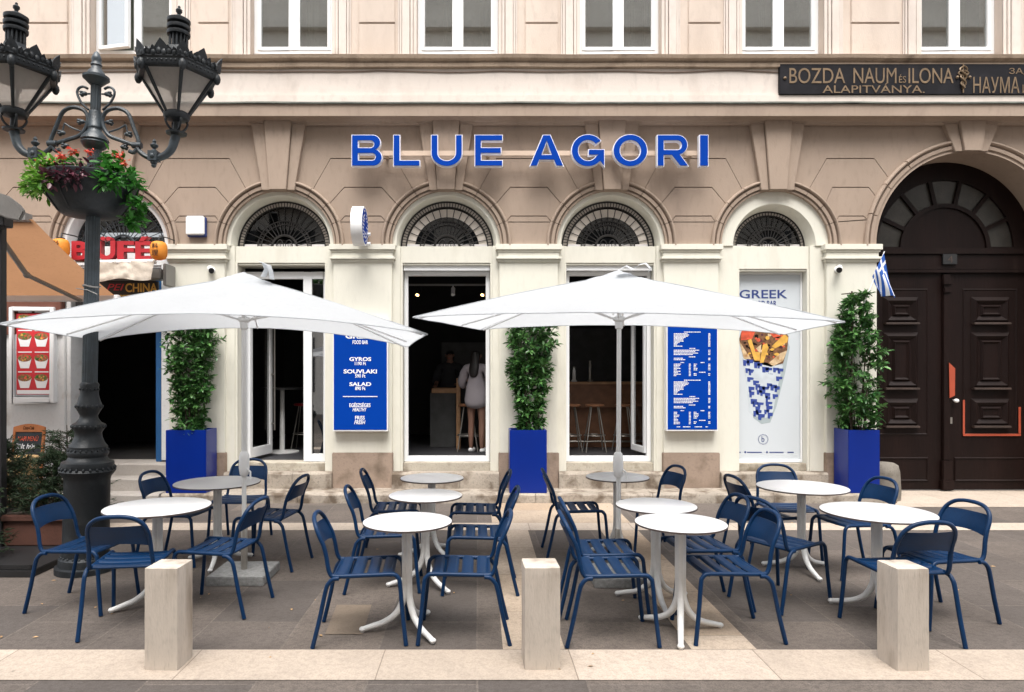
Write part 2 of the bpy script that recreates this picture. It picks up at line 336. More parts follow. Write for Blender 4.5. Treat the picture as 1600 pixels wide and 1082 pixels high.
# ------------------------------------------------------------------ building
B = thing("street_building", "old apartment building with taupe arched ground floor and cream pilasters", "building", (0, 9.5, 0))
def part(mb, name, m, parent=B, **k):
    if parent is B: mb.v = [(x, y - 9.5, z) for x, y, z in mb.v]
    o = mb.build(name, m, parent, **k)
    return o
SP = 3.504; ARC = [-5.07, -2.77, -.452, 1.842, 4.13]; GX, GR = 6.81, 1.29; RO = .905; GRO = 1.46
arches = [(-7.37, RO)] + [(x, RO) for x in ARC] + [(GX, GRO), (9.6, RO)]
CT = 5.24
lv = [(21, 3.905, .25), (39.5, 4.305, .258), (59, 4.706, .45)]
bl = MB(); bk = MB(); gap = .0065
for (xa, ra), (xb, rb) in zip(arches, arches[1:]):
    mid = (xa + ra + xb - rb) / 2
    A = ra - .012; Bq = rb - .012
    def joint(i):
        ang, z, hw = lv[i]
        aL = R(ang) if ra == RO else math.asin(min(1, (z - (.05, .13, .27)[i] - SP) / A)); aR = R(ang) if rb == RO else math.asin(min(1, (z - (.05, .13, .27)[i] - SP) / Bq))
        pl = (xa + A * math.cos(aL), SP + A * math.sin(aL)); pr = (xb - Bq * math.cos(aR), SP + Bq * math.sin(aR))
        hl = min(hw, 9); 
        xl = mid - hw if ra == RO and rb == RO else pl[0] + (.05, .1, .25)[i]; xr = mid + hw if ra == RO and rb == RO else pr[0] - (.05, .1, .2)[i]
        return aL, aR, [pl, (xl, z), (xr, z), pr]
    js = [joint(i) for i in range(3)]
    def arcL(a, b, n=8): return [(xa + A * math.cos(a + (b - a) * k / n), SP + A * math.sin(a + (b - a) * k / n)) for k in range(n + 1)]
    def arcR(a, b, n=8): return [(xb - Bq * math.cos(a + (b - a) * k / n), SP + Bq * math.sin(a + (b - a) * k / n)) for k in range(n + 1)]
    def sh(pl, d): return [(x, z + d) for x, z in pl]
    top = R(88)
    polys = [[(xb - Bq, SP - .1), (xa + A, SP - .1)] + arcL(0, js[0][0]) + sh(js[0][2], -gap)[0:] + arcR(js[0][1], 0)]
    for i in (0, 1):
        polys.append(sh(js[i][2], gap)[::-1] + arcL(js[i][0] + .008, js[i + 1][0] - .008) + sh(js[i + 1][2], -gap) + arcR(js[i + 1][1] - .008, js[i][1] + .008))
    polys.append(sh(js[2][2], gap)[::-1] + arcL(js[2][0] + .008, top) + [(xa + .02, CT), (xb - .02, CT)] + arcR(top, js[2][1] + .008))
    for p in polys:
        q = []
        for a in p:
            if not q or (abs(a[0] - q[-1][0]) + abs(a[1] - q[-1][1])) > 2e-3: q.append(a)
        bl.prism(q, 9.50, 9.53)
    bk.prism([(xb - Bq, SP - .12), (xa + A, SP - .12)] + arcL(0, top, 20) + [(xa, SP + A), (xa, CT), (xb, CT), (xb, SP + Bq)] + arcR(top, 0, 20), 9.524, 9.9)
part(bl, "ground_floor_wall", 'taupe', bevel=.004); part(bk, "wall_joint", 'joint')
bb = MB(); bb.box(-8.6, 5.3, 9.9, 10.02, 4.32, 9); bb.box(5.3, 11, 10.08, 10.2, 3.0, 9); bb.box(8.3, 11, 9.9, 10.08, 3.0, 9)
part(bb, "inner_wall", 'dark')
def archivolt(cx, r, ri, segs):
    k = (r - ri)
    pr = [(ri, 9.62), (ri, 9.488), (ri + .16 * k, 9.484), (ri + .20 * k, 9.505), (ri + .26 * k, 9.505), (ri + .29 * k, 9.462), (ri + .56 * k, 9.458), (ri + .60 * k, 9.495), (ri + .68 * k, 9.492), (ri + .74 * k, 9.448), (ri + .82 * k, 9.435), (ri + .92 * k, 9.438), (r, 9.460), (r, 9.62)]
    mb = MB(); cuts = [0] + segs + [180]
    for a, b in zip(cuts, cuts[1:]):
        mb.arc(cx, SP, pr, R(a + (.28 if a else -.8)), R(b - (.28 if b < 180 else -.8)), max(3, int((b - a) / 4)))
    return part(mb, "archivolt", 'taupe', smooth=25)
for x in ARC + [-7.37]: archivolt(x, RO, .753, [21, 39.5, 59, 121, 140.5, 159])
archivolt(GX, GRO, GR, [17, 35, 52, 128, 145, 163])
def keystone(cx, zb, s=1., top=5.215):
    k = MB()
    def tr(t0, t1, b0, b1, y0, z1=top): k.prism([(cx + b0, zb), (cx + b1, zb), (cx + t1, z1), (cx + t0, z1)], y0, 9.6)
    tr(-.19 * s, .19 * s, -.118 * s, .118 * s, 9.395); tr(-.375 * s, -.193 * s, -.225 * s, -.121 * s, 9.432, top - .05); tr(.193 * s, .375 * s, .121 * s, .225 * s, 9.432, top - .05)
    k.box(cx - .40 * s, cx - .195 * s, 9.415, 9.6, top - .048, top - .012); k.box(cx + .195 * s, cx + .40 * s, 9.415, 9.6, top - .048, top - .012)
    return part(k, "keystone", 'taupe', bevel=.006)
for x in ARC + [-7.37]: keystone(x, SP + .745)
keystone(GX, SP + GR - .01, 1.0)
# string course, frieze and sill course above the ground floor
def course(prof, name, m, x0=-8.6, x1=11.0, wob=0):
    mb = MB(); n = 90 if wob else 1; k = len(prof); v = []
    for i in range(n + 1):
        x = x0 + (x1 - x0) * i / n
        v += [(x, y + wob * .4 * mnoise.noise((x * .7, y, 3)), z + wob * mnoise.noise((x * 1.1, z * 3, 0))) for y, z in prof]
    f = [(i * k + j, i * k + (j + 1) % k, (i + 1) * k + (j + 1) % k, (i + 1) * k + j) for i in range(n) for j in range(k)]
    mb.add(v, f + [tuple(range(k)), tuple(range((n + 1) * k - 1, n * k - 1, -1))])
    return part(mb, name, m, smooth=20)
course([(9.6, 5.17), (9.47, 5.17), (9.46, 5.15), (9.44, 5.155), (9.425, 5.185), (9.40, 5.20), (9.25, 5.205), (9.25, 5.365), (9.6, 5.37)], "cornice", 'taupe')
course([(9.6, 5.372), (9.225, 5.368), (9.225, 5.388), (9.6, 5.43)], "cornice_flashing", 'flash', wob=.012)
course([(9.6, 5.39), (9.36, 5.40), (9.36, 5.53), (9.375, 5.535), (9.375, 5.56), (9.39, 5.565), (9.39, 5.91), (9.6, 5.91)], "frieze", 'pale')
course([(9.6, 5.90), (9.385, 5.90), (9.375, 5.912), (9.34, 5.915), (9.335, 5.962), (9.36, 5.97), (9.355, 5.985), (9.29, 6.01), (9.275, 6.055), (9.6, 6.075)], "sill_course", 'sillst', wob=.008)
g = MB(); g.tube([(-8 + i * .1, 9.382, 5.868 + .022 * mnoise.noise((i * .11, 2, 0)) - .01 * abs(math.sin(i * .19))) for i in range(180)], .009, 5); part(g, "cable", 'joint')
# upper wall and its windows
UW = [fx(213, 9.6), fx(460, 9.6), fx(715.5, 9.6), fx(966, 9.6), fx(1216, 9.6), fx(1491, 9.6)]
HWU = .565
uw = MB(); ed = [-8.6] + sum([[x - HWU, x + HWU] for x in UW], []) + [11]
for a, b in zip(ed[::2], ed[1::2]):
    uw.box(a, b, 9.45, 9.9, 6.06, 8.6)
    if b - a > .9:
        for z0, z1 in ((6.065, 6.545), (6.562, 7.04), (7.057, 7.6)): pn = MB(); pn.box(a + .37, b - .30, 9.428, 9.47, z0, z1); part(pn, "wall_panel", 'pink', bevel=.008)
uw.box(-8.6, 11, 9.45, 9.9, 8.6, 9.4)
part(uw, "upper_wall", 'pink')
for i, x in enumerate(UW):
    s = MB()
    for sg in (-1, 1):
        a = x + sg * HWU
        for o0, o1, y in ((.0, .045, 9.435), (.05, .085, 9.415), (.095, .20, 9.405), (.205, .235, 9.42), (.24, .26, 9.43)):
            s.box(min(a + sg * o0, a + sg * o1), max(a + sg * o0, a + sg * o1), y, 9.46, 6.068, 8.5)
    part(s, "window_surround", 'pale', bevel=.004)
    w = bpy.data.objects.new("window", None); COL.objects.link(w); w.parent = B; w.location = (x, 0, 0)
    fr = MB(); z0, z1 = 6.205, 8.4; Y0 = .10
    for a, b in ((-HWU, -HWU + .055), (HWU - .055, HWU)): fr.box(a, b, Y0, Y0 + .07, z0, z1)
    fr.box(-HWU + .055, HWU - .055, Y0, Y0 + .07, z0, z0 + .05); fr.box(-HWU + .055, HWU - .055, Y0, Y0 + .07, z1 - .05, z1)
    open_ = (i == 0)
    fr.box(-.03, .03, Y0 - .012, Y0 + .06, z0 + .05, z1 - .05)
    for a, b in ((-HWU + .055, -.03), (.03, HWU - .055)):
        if open_ and a < 0: continue
        fr.box(a, a + .045, Y0 - .008, Y0 + .055, z0 + .05, z1 - .05); fr.box(b - .045, b, Y0 - .008, Y0 + .055, z0 + .05, z1 - .05); fr.box(a + .045, b - .045, Y0 - .008, Y0 + .055, z0 + .05, z0 + .1)
    fr.build("frame", 'pvc', w, bevel=.004)
    gl = MB()
    for a, b in ((-HWU + .1, -.075), (.075, HWU - .1)):
        if not (open_ and a < 0): gl.box(a, b, Y0 + .02, Y0 + .026, z0 + .1, z1 - .05)
    gl.build("pane", 'gl_up', w)
    if open_:                                             # left casement swung out
        ca = MB(); wd = .48
        ca.box(0, .05, -.03, .03, z0 + .05, z1 - .05); ca.box(wd - .05, wd, -.03, .03, z0 + .05, z1 - .05); ca.box(.05, wd - .05, -.03, .03, z0 + .05, z0 + .1)
        c = ca.build("casement", 'pvc', w, bevel=.004); c.location = (-HWU + .05, Y0, 0); c.rotation_euler.z = R(-12)
        gl = MB(); gl.box(.05, wd - .05, -.004, .004, z0 + .1, z1 - .05); o = gl.build("pane", 'gl_up', w); o.location = c.location; o.rotation_euler.z = R(-12)
    cu = MB(); r = random.Random(i)
    for k in range(2 if i != 3 else 3):
        a = (-.5, .12, .38)[k] if i % 2 else (-.22, .3, .1)[k]; wd = r.uniform(.08, .2); n = 12
        v = []
        for q in range(n + 1): v += [(a + wd * q / n, .26 + .015 * math.sin(q * 2.1), 6.1), (a + wd * q / n, .26 + .015 * math.sin(q * 2.1), 8.4)]
        cu.add(v, [(2 * q, 2 * q + 2, 2 * q + 3, 2 * q + 1) for q in range(n)])
    cu.build("curtain", 'curtain', w, smooth=60)
    rm = MB(); rm.box(-HWU, HWU, .39, .395, 6.06, 8.5); rm.build("room_back", 'room', w)
# pilasters
PIL = [(-6.22, .815), (-3.92, .775), (-1.615, .815), (.695, .815), (2.955, .76), (5.19, .70)]
for i, (x, w) in enumerate(PIL):
    h = w / 2; m = 'whitew' if i == 0 else 'cream'
    p = MB(); p.box(x - h, x + h, 9.5, 9.9, .61 if i else .35, 3.28); sh_ = part(p, "pilaster", m, bevel=.006)
    c = MB()
    for o, y, z0, z1 in ((.05, 9.44, 3.43, 3.507), (.03, 9.462, 3.40, 3.43), (.015, 9.478, 3.335, 3.40), (.045, 9.445, 3.30, 3.335), (.02, 9.475, 3.265, 3.30)):
        c.box(x - h - o, x + h + o, y, 9.9, z0, z1)
    c = part(c, "capital", 'cream' if i else 'pale', bevel=.005)
    b_ = MB(); b_.box(x - h - .012, x + h + .012, 9.47, 9.9, .0, .612); part(b_, "pilaster_base", 'base' if i else 'whitew', bevel=.008)
# bays: cream jambs, transom, splayed arch ring, opening
def bay(cx, hw, zt, ri, rs, y2=9.74, wm='cream', low=.346, ring=True):
    mb = MB(); h = .79
    for a, b in ((cx - h, cx - hw - .03), (cx + hw + .03, cx + h)): mb.box(a, b, 9.56, 9.9, low, SP)
    for a, b in ((cx - hw - .03, cx - hw), (cx + hw, cx + hw + .03)): mb.box(a, b, 9.575, 9.9, low, zt + .03)
    mb.box(cx - hw - .03, cx + hw + .03, 9.585, 9.9, zt + .03, SP - .004); mb.box(cx - hw, cx + hw, 9.60, 9.9, zt, zt + .03)
    part(mb, "bay_wall", wm, bevel=.004)
    mb = MB(); mb.arc(cx, SP, [(ri, 9.54), (.79, 9.54), (.79, 9.88), (rs, 9.88), (rs, y2), (ri - .012, 9.556)], R(-.3), R(180.3), 48); part(mb, "arch_reveal", wm, smooth=35)
def fanlight(cx, r, pale=0, y=9.74, dens=48, col='grille'):
    w = bpy.data.objects.new("fanlight", None); COL.objects.link(w); w.parent = B; w.location = (cx, y - 9.5, SP)
    m = MB()
    def ring(rr, t): m.tube([(rr * math.cos(PI * k / 40), 0, rr * math.sin(PI * k / 40)) for k in range(41)], t, 6)
    def bars(r0, r1, n, t):
        for k in range(n + 1):
            a = PI * k / n; m.tube([(r0 * math.cos(a), 0, r0 * math.sin(a)), (r1 * math.cos(a), 0, r1 * math.sin(a))], t, 5)
    ring(r - .008, .011); ring(r * .88, .009); ring(r * .58, .008); ring(r * .50, .007); ring(r * .27, .018)
    bars(r * .88, r, dens, .0055); bars(r * .27, r * .88, 16, .006); bars(r * .50, r * .58, 34, .005)
    for sg in (-1, 1):
        m.tube([(sg * (.012 + .05 * r / .64 * (1 - math.cos(t))), -.004, .012 + .1 * r / .64 * math.sin(t)) for t in [k * PI / 10 for k in range(11)]], .006, 5)
        m.tube([(sg * (.075 + .025 * math.cos(t)), -.004, .04 + .025 * math.sin(t)) for t in [k * PI / 6 for k in range(12)]], .005, 5)
    m.box(-r, r, -.012, .012, 0, .012); m.build("grille", col, w, smooth=40)
    g = MB(); g.prism([(r * math.cos(PI * k / 40), r * math.sin(PI * k / 40)) for k in range(41)], .03, .036); g.build("pane", 'gl_fan', w)
    if pale:
        g = MB(); g.arc(0, 0, [(r * .885, .012), (r, .012), (r, .02), (r * .885, .02)], 0, PI, 40)
        if pale == 2: g.arc(0, -.02, [(r * .70, .014), (r * .87, .014), (r * .87, .022), (r * .70, .022)], R(4), R(176), 40)
        g.build("pale_pane", 'fan_pale', w)
        g = MB(); g.box(-r * .98, r * .98, .013, .028, 0, .055); g.build("sill", 'whites', w)
fo = bpy.context
bay(ARC[0], .62, 3.2, .69, .665, wm='whitew', low=.5); fanlight(ARC[0], .66, 0, dens=40, col='ironl')
for i, x in enumerate(ARC[1:4]): bay(x, .614, 3.235, .70, .665); fanlight(x, .66, (1, 2, 2)[i])
bay(ARC[4], .475, 3.15, .58, .52); fanlight(ARC[4], .52, 1, dens=36)
# white frames: two windows, a door with side light
def frame(mb, x0, x1, z0, z1, t=.055, y=9.72, dp=.07):
    mb.box(x0, x0 + t, y, y + dp, z0, z1); mb.box(x1 - t, x1, y, y + dp, z0, z1); mb.box(x0 + t, x1 - t, y, y + dp, z1 - t, z1); mb.box(x0 + t, x1 - t, y, y + dp, z0, z0 + t * 1.4)
def ledge(x):
    th = MB(); th.box(x - .614, x + .614, 9.60, 9.95, .34, .46); part(th, "window_ledge", 'creamst', bevel=.008)
for k, x in enumerate(ARC[2:4]):
    f_ = MB(); frame(f_, x - .608, x + .608, .462, 3.16); f_.box(x - .608, x + .608, 9.63, 9.72, 3.165, 3.235)
    w = part(f_, "shop_window", 'pvc', bevel=.004)
    ledge(x)
    if k == 0: continue
    l_ = MB()
    wd, dp = .50, .05
    a = [(0, -dp / 2), (.07, -dp / 2)]
    for x0, x1, z0, z1 in ((0, .06, .57, 3.08), (wd - .06, wd, .57, 3.08), (.06, wd - .06, .57, .66), (.06, wd - .06, 3.0, 3.08)): l_.box(x0, x1, -.025, .025, z0, z1)
    o = l_.build("sash", 'pvc', w, bevel=.004); o.location = (x + .56, .30, 0); o.rotation_euler.z = R(100)
    gl = MB(); gl.box(.06, wd - .06, -.004, .004, .66, 3.0); g2 = gl.build("pane", 'gl_door', w); g2.location = o.location; g2.rotation_euler.z = R(100)
xd = ARC[1]
f_ = MB(); L_, R_ = xd - .608, xd + .608; y = 9.72; sx = fx(482, 9.76)
f_.box(L_, L_ + .055, y, y + .07, .46, 3.16); f_.box(R_ - .05, R_, y, y + .07, .46, 3.16); f_.box(sx - .06, sx + .055, y, y + .07, .46, 3.16)
f_.box(L_ + .055, sx - .06, y, y + .07, 3.06, 3.16); f_.box(sx + .055, R_ - .05, y, y + .07, 3.06, 3.16); f_.box(sx + .055, R_ - .05, y, y + .07, .46, .57)
door = part(f_, "shop_door", 'pvc', bevel=.004)
g = MB(); g.box(sx + .055, R_ - .05, 9.75 - 9.5, 9.756 - 9.5, .57, 3.06); g.build("side_pane", 'gl_side', door)
lf = MB(); wd = .66
for x0, x1, z0, z1 in ((0, .07, .5, 3.05), (wd - .07, wd, .5, 3.05), (.07, wd - .07, .5, .64), (.07, wd - .07, 2.97, 3.05)): lf.box(x0, x1, -.025, .025, z0, z1)
o = lf.build("door_leaf", 'pvc', door, bevel=.004); o.location = (L_ + .075, .30, 0); o.rotation_euler.z = R(79)
g = MB(); g.box(.07, wd - .07, -.004, .004, .64, 2.97); 
o2 = g.build("pane", 'gl_door', door); o2.location = o.location; o2.rotation_euler = o.rotation_euler
g = MB(); g.tube([(wd - .03, -.075, .85), (wd - .03, -.075, 2.55)], .014, 8)
for z in (.95, 1.7, 2.45): g.tube([(wd - .03, -.075, z), (wd - .03, -.02, z)], .01, 6)
o3 = g.build("door_handle", 'steel', door, smooth=40); o3.location = o.location; o3.rotation_euler = o.rotation_euler
g = MB(); g.box(xd - .614, xd + .614, 9.60, 9.95, .34, .455); part(g, "door_threshold", 'creamst', bevel=.008)
# steps along the wall
def slab(x0, x1, y0, y1, z0, z1, m='step', name="step"):
    mb = MB(); n = max(1, int((x1 - x0) / .12)); v = []; r = random.Random(int(x0 * 97))
    for i in range(n + 1):
        x = x0 + (x1 - x0) * i / n; c = r.uniform(0, .012); d = r.uniform(0, .01)
        v += [(x, y0 + d * .5, z0), (x, y0 + d, z1 - .018 - c), (x, y0 + .018 + c, z1), (x, y1, z1), (x, y1, z0)]
    mb.add(v, [(i * 5 + j, i * 5 + (j + 1) % 5, i * 5 + 5 + (j + 1) % 5, i * 5 + 5 + j) for i in range(n) for j in range(5)] + [(0, 1, 2, 3, 4), tuple(range((n + 1) * 5 - 1, n * 5 - 1, -1))])
    return part(mb, name, m, smooth=30)
for a, b in ((-4.2, -2.4), (-2.394, -.9), (-.894, .75), (.756, 2.3), (2.306, 3.9), (3.906, 5.53)): slab(a, b, 9.02, 9.5, 0, .127)
for a, b in ((-3.52, -2.03), (-1.2, .28), (1.11, 2.56), (3.35, 4.82)):
    slab(a, (a + b) / 2 - .003 + .2, 9.41, 9.64, .127, .346); slab((a + b) / 2 + .203, b, 9.41, 9.64, .127, .346)
for z, y0 in ((.13, 8.98), (.30, 9.22), (.47, 9.46)):
    for a, b in ((-5.9, -5.0), (-4.996, -4.215)): slab(a, b, y0, 9.9, z - .17 if z > .14 else 0, z, 'stepgrey')
# gate
G = bpy.data.objects.new("gate", None); COL.objects.link(G); G.parent = B; G.location = (0, .5, 0)
gs = MB(); gs.arc(GX, SP, [(GR, 9.48), (GR + .14, 9.50), (GR + .14, 10.02), (GR, 10.02)], R(-.3), R(180.3), 48)
gs.box(GX - GR - .1, GX - GR, 9.52, 10.02, 0, SP); gs.box(GX + GR, GX + GR + .1, 9.52, 10.02, 0, SP); part(gs, "gate_reveal", 'taupe', smooth=30)
def gp(mb, name, m, **k):
    mb.v = [(x, yy - 10, z) for x, yy, z in mb.v]; return mb.build(name, m, G, **k)
q = 10 / F
def X10(px): return (px - VX) * q
def Z10(py): return HC - (py - VY) * q
m = MB(); m.arc(GX, SP + .03, [(1.0, 9.97), (GR + .02, 9.97), (GR + .02, 10.06), (1.0, 10.06)], 0, PI, 40); m.arc(GX, SP + .03, [(.60, 9.96), (.66, 9.96), (.66, 10.0), (.60, 10.0)], 0, PI, 40)
m.prism([(GX + .60 * math.cos(PI * k / 30), SP + .03 + .60 * math.sin(PI * k / 30)) for k in range(31)], 9.985, 10.03)
for k in range(8):
    a = PI * k / 7; c, s = math.cos(a), math.sin(a); t = .028
    m.add([(GX + r * c + e * t * s, yy, SP + .03 + r * s - e * t * c) for r in (.64, 1.02) for e in (-1, 1) for yy in (9.965, 10.01)], [(0, 1, 3, 2), (4, 6, 7, 5), (0, 4, 5, 1), (2, 3, 7, 6), (0, 2, 6, 4), (1, 5, 7, 3)])
gp(m, "fanlight", 'gate', smooth=30)
m = MB(); m.arc(GX, SP + .03, [(.65, 10.0), (1.01, 10.0), (1.01, 10.008), (.65, 10.008)], 0, PI, 40); gp(m, "pane", 'gateglass')
m = MB(); m.box(GX - GR, GX + GR, 9.90, 10.06, SP - .06, SP + .03); m.box(GX - GR, GX + GR, 9.93, 10.06, SP - .28, SP - .06); m.box(GX - GR, GX + GR, 9.91, 10.06, SP - .33, SP - .28); gp(m, "transom", 'gate', bevel=.008)
pc = X10(1474)
m = MB(); m.box(pc - .055, pc + .055, 9.92, 10.06, .45, 3.16); m.box(pc - .075, pc + .075, 9.89, 9.92, 3.0, 3.1); m.box(pc - .06, pc + .06, 9.895, 9.92, 2.88, 2.97); m.box(pc - .075, pc + .075, 9.90, 10.06, .02, .45); m.box(pc - .09, pc + .09, 9.885, 10.06, .02, .17); gp(m, "gate_post", 'gate', bevel=.012)
def raised(mb, x0, x1, z0, z1, y, t, w, mi=0):
    mb.prism_frame = None
    ins = w
    o = [(x0, z0), (x1, z0), (x1, z1), (x0, z1)]; i_ = [(x0 + ins, z0 + ins), (x1 - ins, z0 + ins), (x1 - ins, z1 - ins), (x0 + ins, z1 - ins)]; mdl = [((a[0] + b[0]) / 2, (a[1] + b[1]) / 2) for a, b in zip(o, i_)]
    v = [(x, y, z) for x, z in o] + [(x, y - t, z) for x, z in mdl] + [(x, y - t * .2, z) for x, z in i_]
    f = [(k, (k + 1) % 4, 4 + (k + 1) % 4, 4 + k) for k in range(4)] + [(4 + k, 4 + (k + 1) % 4, 8 + (k + 1) % 4, 8 + k) for k in range(4)] + [(8, 9, 10, 11)]
    mb.add(v, f, mi)
for (a, b), outer in (((X10(1376.5), X10(1431.5)), (X10(1366), X10(1447))), ((X10(1513), X10(1573)), (X10(1500), X10(1586)))):
    m = MB(); left = a < pc
    m.box(GX - GR if left else pc + .05, pc - .05 if left else GX + GR, 9.96, 10.04, .02, 3.18)
    lf = gp(m, "door_leaf", 'gate', bevel=.004)
    pm = MB(); raised(pm, outer[0], outer[1], Z10(680), Z10(452), 9.96, .012, .03)
    for zt, zb in ((465, 507), (520, 608), (623, 667)):
        raised(pm, a, b, Z10(zb), Z10(zt), 9.955, .045, .11); raised(pm, a + .13, b - .13, Z10(zb) + .115, Z10(zt) - .115, 9.945, .028, .05)
    raised(pm, outer[0] if left else X10(1487), outer[1] if left else 8.05, Z10(752), Z10(714), 9.96, .018, .03)
    pm.v = [(x, yy - 10, z) for x, yy, z in pm.v]; pm.build("door_panel", 'gate', lf, recalc=False)
    for zb in (507, 608, 667):
        wd_ = MB(); wd_.box(a + .01, b - .01, 9.885, 9.955, Z10(zb) - .012, Z10(zb) + .022)
        wd_.v = [(x, yy - 10, z) for x, yy, z in wd_.v]; wd_.build("worn_ledge", 'gatel', lf, bevel=.008)
m = MB(); m.sphere((X10(1487), 9.90, Z10(626)), .028, (1.3, 1, 1)); m.tube([(X10(1487), 9.90, Z10(626)), (X10(1487), 9.97, Z10(626))], .014); gp(m, "door_knob", 'white', smooth=60)
m = MB(); m.box(X10(1480), X10(1484), 9.945, 9.97, Z10(662), Z10(652)); gp(m, "keyhole_plate", 'steel')
m = MB(); m.prism([(X10(1477), Z10(622)), (X10(1485), Z10(618)), (X10(1485.5), Z10(576)), (X10(1476), Z10(567))], 9.905, 9.912); o = gp(m, "orange_sticker", 'orange')
m = MB(); m.box(X10(1500.5), X10(1503.5), 9.945, 9.951, Z10(680), Z10(625)); m.box(X10(1500.5), X10(1590), 9.938, 9.944, Z10(681), Z10(677.5)); m.box(X10(1587), X10(1590.5), 9.945, 9.951, Z10(677), Z10(636)); gp(m, "orange_tape", 'orange')
m = MB(); m.box(X10(1466), X10(1488), 9.895, 9.93, Z10(415), Z10(399)); o = gp(m, "number_plate", 'blackm', bevel=.004)
m = MB(); text(m, "4", X10(1473), X10(1481), Z10(412.5), Z10(402), 9.893, .002); m.v = [(x, yy - 10, z) for x, yy, z in m.v]; m.build("numeral", 'gatel', o)
# interior shell (dark shop, dark snack bar)
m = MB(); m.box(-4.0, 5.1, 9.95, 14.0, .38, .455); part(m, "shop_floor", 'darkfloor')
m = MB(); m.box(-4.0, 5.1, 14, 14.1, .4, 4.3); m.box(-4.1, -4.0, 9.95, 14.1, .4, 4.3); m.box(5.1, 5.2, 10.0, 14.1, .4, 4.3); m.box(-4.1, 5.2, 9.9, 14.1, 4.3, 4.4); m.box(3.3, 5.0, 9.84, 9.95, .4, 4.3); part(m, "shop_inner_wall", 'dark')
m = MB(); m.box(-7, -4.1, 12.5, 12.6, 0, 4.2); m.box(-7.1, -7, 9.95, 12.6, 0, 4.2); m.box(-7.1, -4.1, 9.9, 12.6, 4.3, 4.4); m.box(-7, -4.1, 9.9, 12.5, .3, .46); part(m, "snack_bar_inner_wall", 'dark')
m = MB(); m.box(ARC[0] + .52, ARC[0] + .60, 9.62, 9.9, .47, 3.1); part(m, "door_jamb", 'bluej', bevel=.006)
m = MB(); m.box(-8.4, -5.75, 9.40, 9.5, 2.25, 3.28); part(m, "fascia_panel", 'brick', bevel=.006)
m = MB(); m.box(-8.6, -5.72, 9.44, 9.9, 0, 2.26); m.box(-5.72, -5.66, 9.47, 9.9, .2, 3.2); part(m, "white_ground_wall", 'whitew', bevel=.008)
m = MB(); m.box(8.24, 11, 9.60, 9.9, 0, 4.6); part(m, "end_wall", 'taupe')
m = MB(); m.box(-8.6, -6.3, 9.72, 9.9, 2.26, 4.4); part(m, "end_wall", 'whitew')
# building across the street, mirrored in the panes
O = thing("apartment_house", "apartment house across the street, seen mirrored in the window panes", "building", (0, -8, 0))
m = MB(); m.box(-26, 26, -10, 0, 0, 18.5); m.build("wall", 'opp', O)
m = MB()
for z in (4.3, 8.2, 12.3, 15.3, 18.3): m.box(-26, 26, 0, .35, z, z + .28)
m.build("cornice", 'opp', O)
for i in range(-10, 11):
    for z in (.9, 5.2):
        m = MB(); m.box(i * 2.4 - .6, i * 2.4 + .6, .003, .03, z, z + 2.2)
        if abs(i) < 6: m.build("window", 'oppd', O)

# ------------------------------------------------------------------ lettering and signs on the facade
def outline(ch, w):
    """closed loops of a wide geometric capital, height 1, width w"""
    t, h = .205, .175
    def el(cx, cz, rx, rz, a0, a1, n=28): return [(cx + rx * math.cos(R(a0 + (a1 - a0) * i / n)), cz + rz * math.sin(R(a0 + (a1 - a0) * i / n))) for i in range(n + 1)]
    if ch == 'I': return [[(0, 0), (w, 0), (w, 1), (0, 1)]]
    if ch == 'L': return [[(0, 0), (w, 0), (w, h), (t, h), (t, 1), (0, 1)]]
    if ch == 'E': return [[(0, 0), (w, 0), (w, h), (t, h), (t, .5 - h / 2), (w * .95, .5 - h / 2), (w * .95, .5 + h / 2), (t, .5 + h / 2), (t, 1 - h), (w, 1 - h), (w, 1), (0, 1)]]
    if ch == 'U':
        r = w / 2; return [[(0, 1), (0, .42)] + el(r, .42, r, .43, 180, 360)[1:] + [(w, 1), (w - t, 1), (w - t, .42)] + el(r, .42, r - t, .42 - h + .01, 360, 180)[1:] + [(t, 1)]]
    if ch == 'A':
        k = lambda z, o: (w / 2 - .11) * z + o; g = .225
        zi = 1 - .24; return [[(0, 0), (g, 0), (k(.20, g), .20), (w - k(.20, g), .20), (w - g, 0), (w, 0), (w / 2 + .12, 1), (w / 2 - .12, 1)], [(k(.36, g), .36), (w / 2, .80), (w - k(.36, g), .36)]]
    if ch == 'O': return [el(w / 2, .5, w / 2, .5, 0, 360, 56)[:-1], el(w / 2, .5, w / 2 - t, .5 - h, 0, 360, 56)[:-1]]
    if ch == 'G':
        c = w / 2; return [el(c, .5, c, .5, 38, 318, 50) + [(w, .0), (w, .53), (c + .02, .53), (c + .02, .53 - h * .95), (w - t, .53 - h * .95)] + el(c, .5, c - t, .5 - h, 328, 38, 50)]
    r2 = .275
    bowl = lambda zc, rz, ww: el(ww - rz * 1.05, zc, rz * 1.05, rz, -90, 90, 20)
    if ch == 'B': return [[(0, 0)] + bowl(.2725, .2725, w) + bowl(.7575, .2425, w * .95)[1:] + [(0, 1)], [(t, h)] + bowl(.2925, .1175, w - t) + [(t, .41)], [(t, .585)] + bowl(.705, .12, w * .95 - t) + [(t, .825)]]
    if ch == 'R': return [[(0, 0), (t, 0), (t, .35), (w * .46, .35), (w - .26, 0), (w, 0), (w * .72, .375)] + el(w * .97 - .33, .68, .33, .32, -62, 90, 22) + [(0, 1)], [(t, .52)] + el(w * .97 - .33, .6725, .33 - t + .02, .1525, -90, 90, 18) + [(t, .825)]]
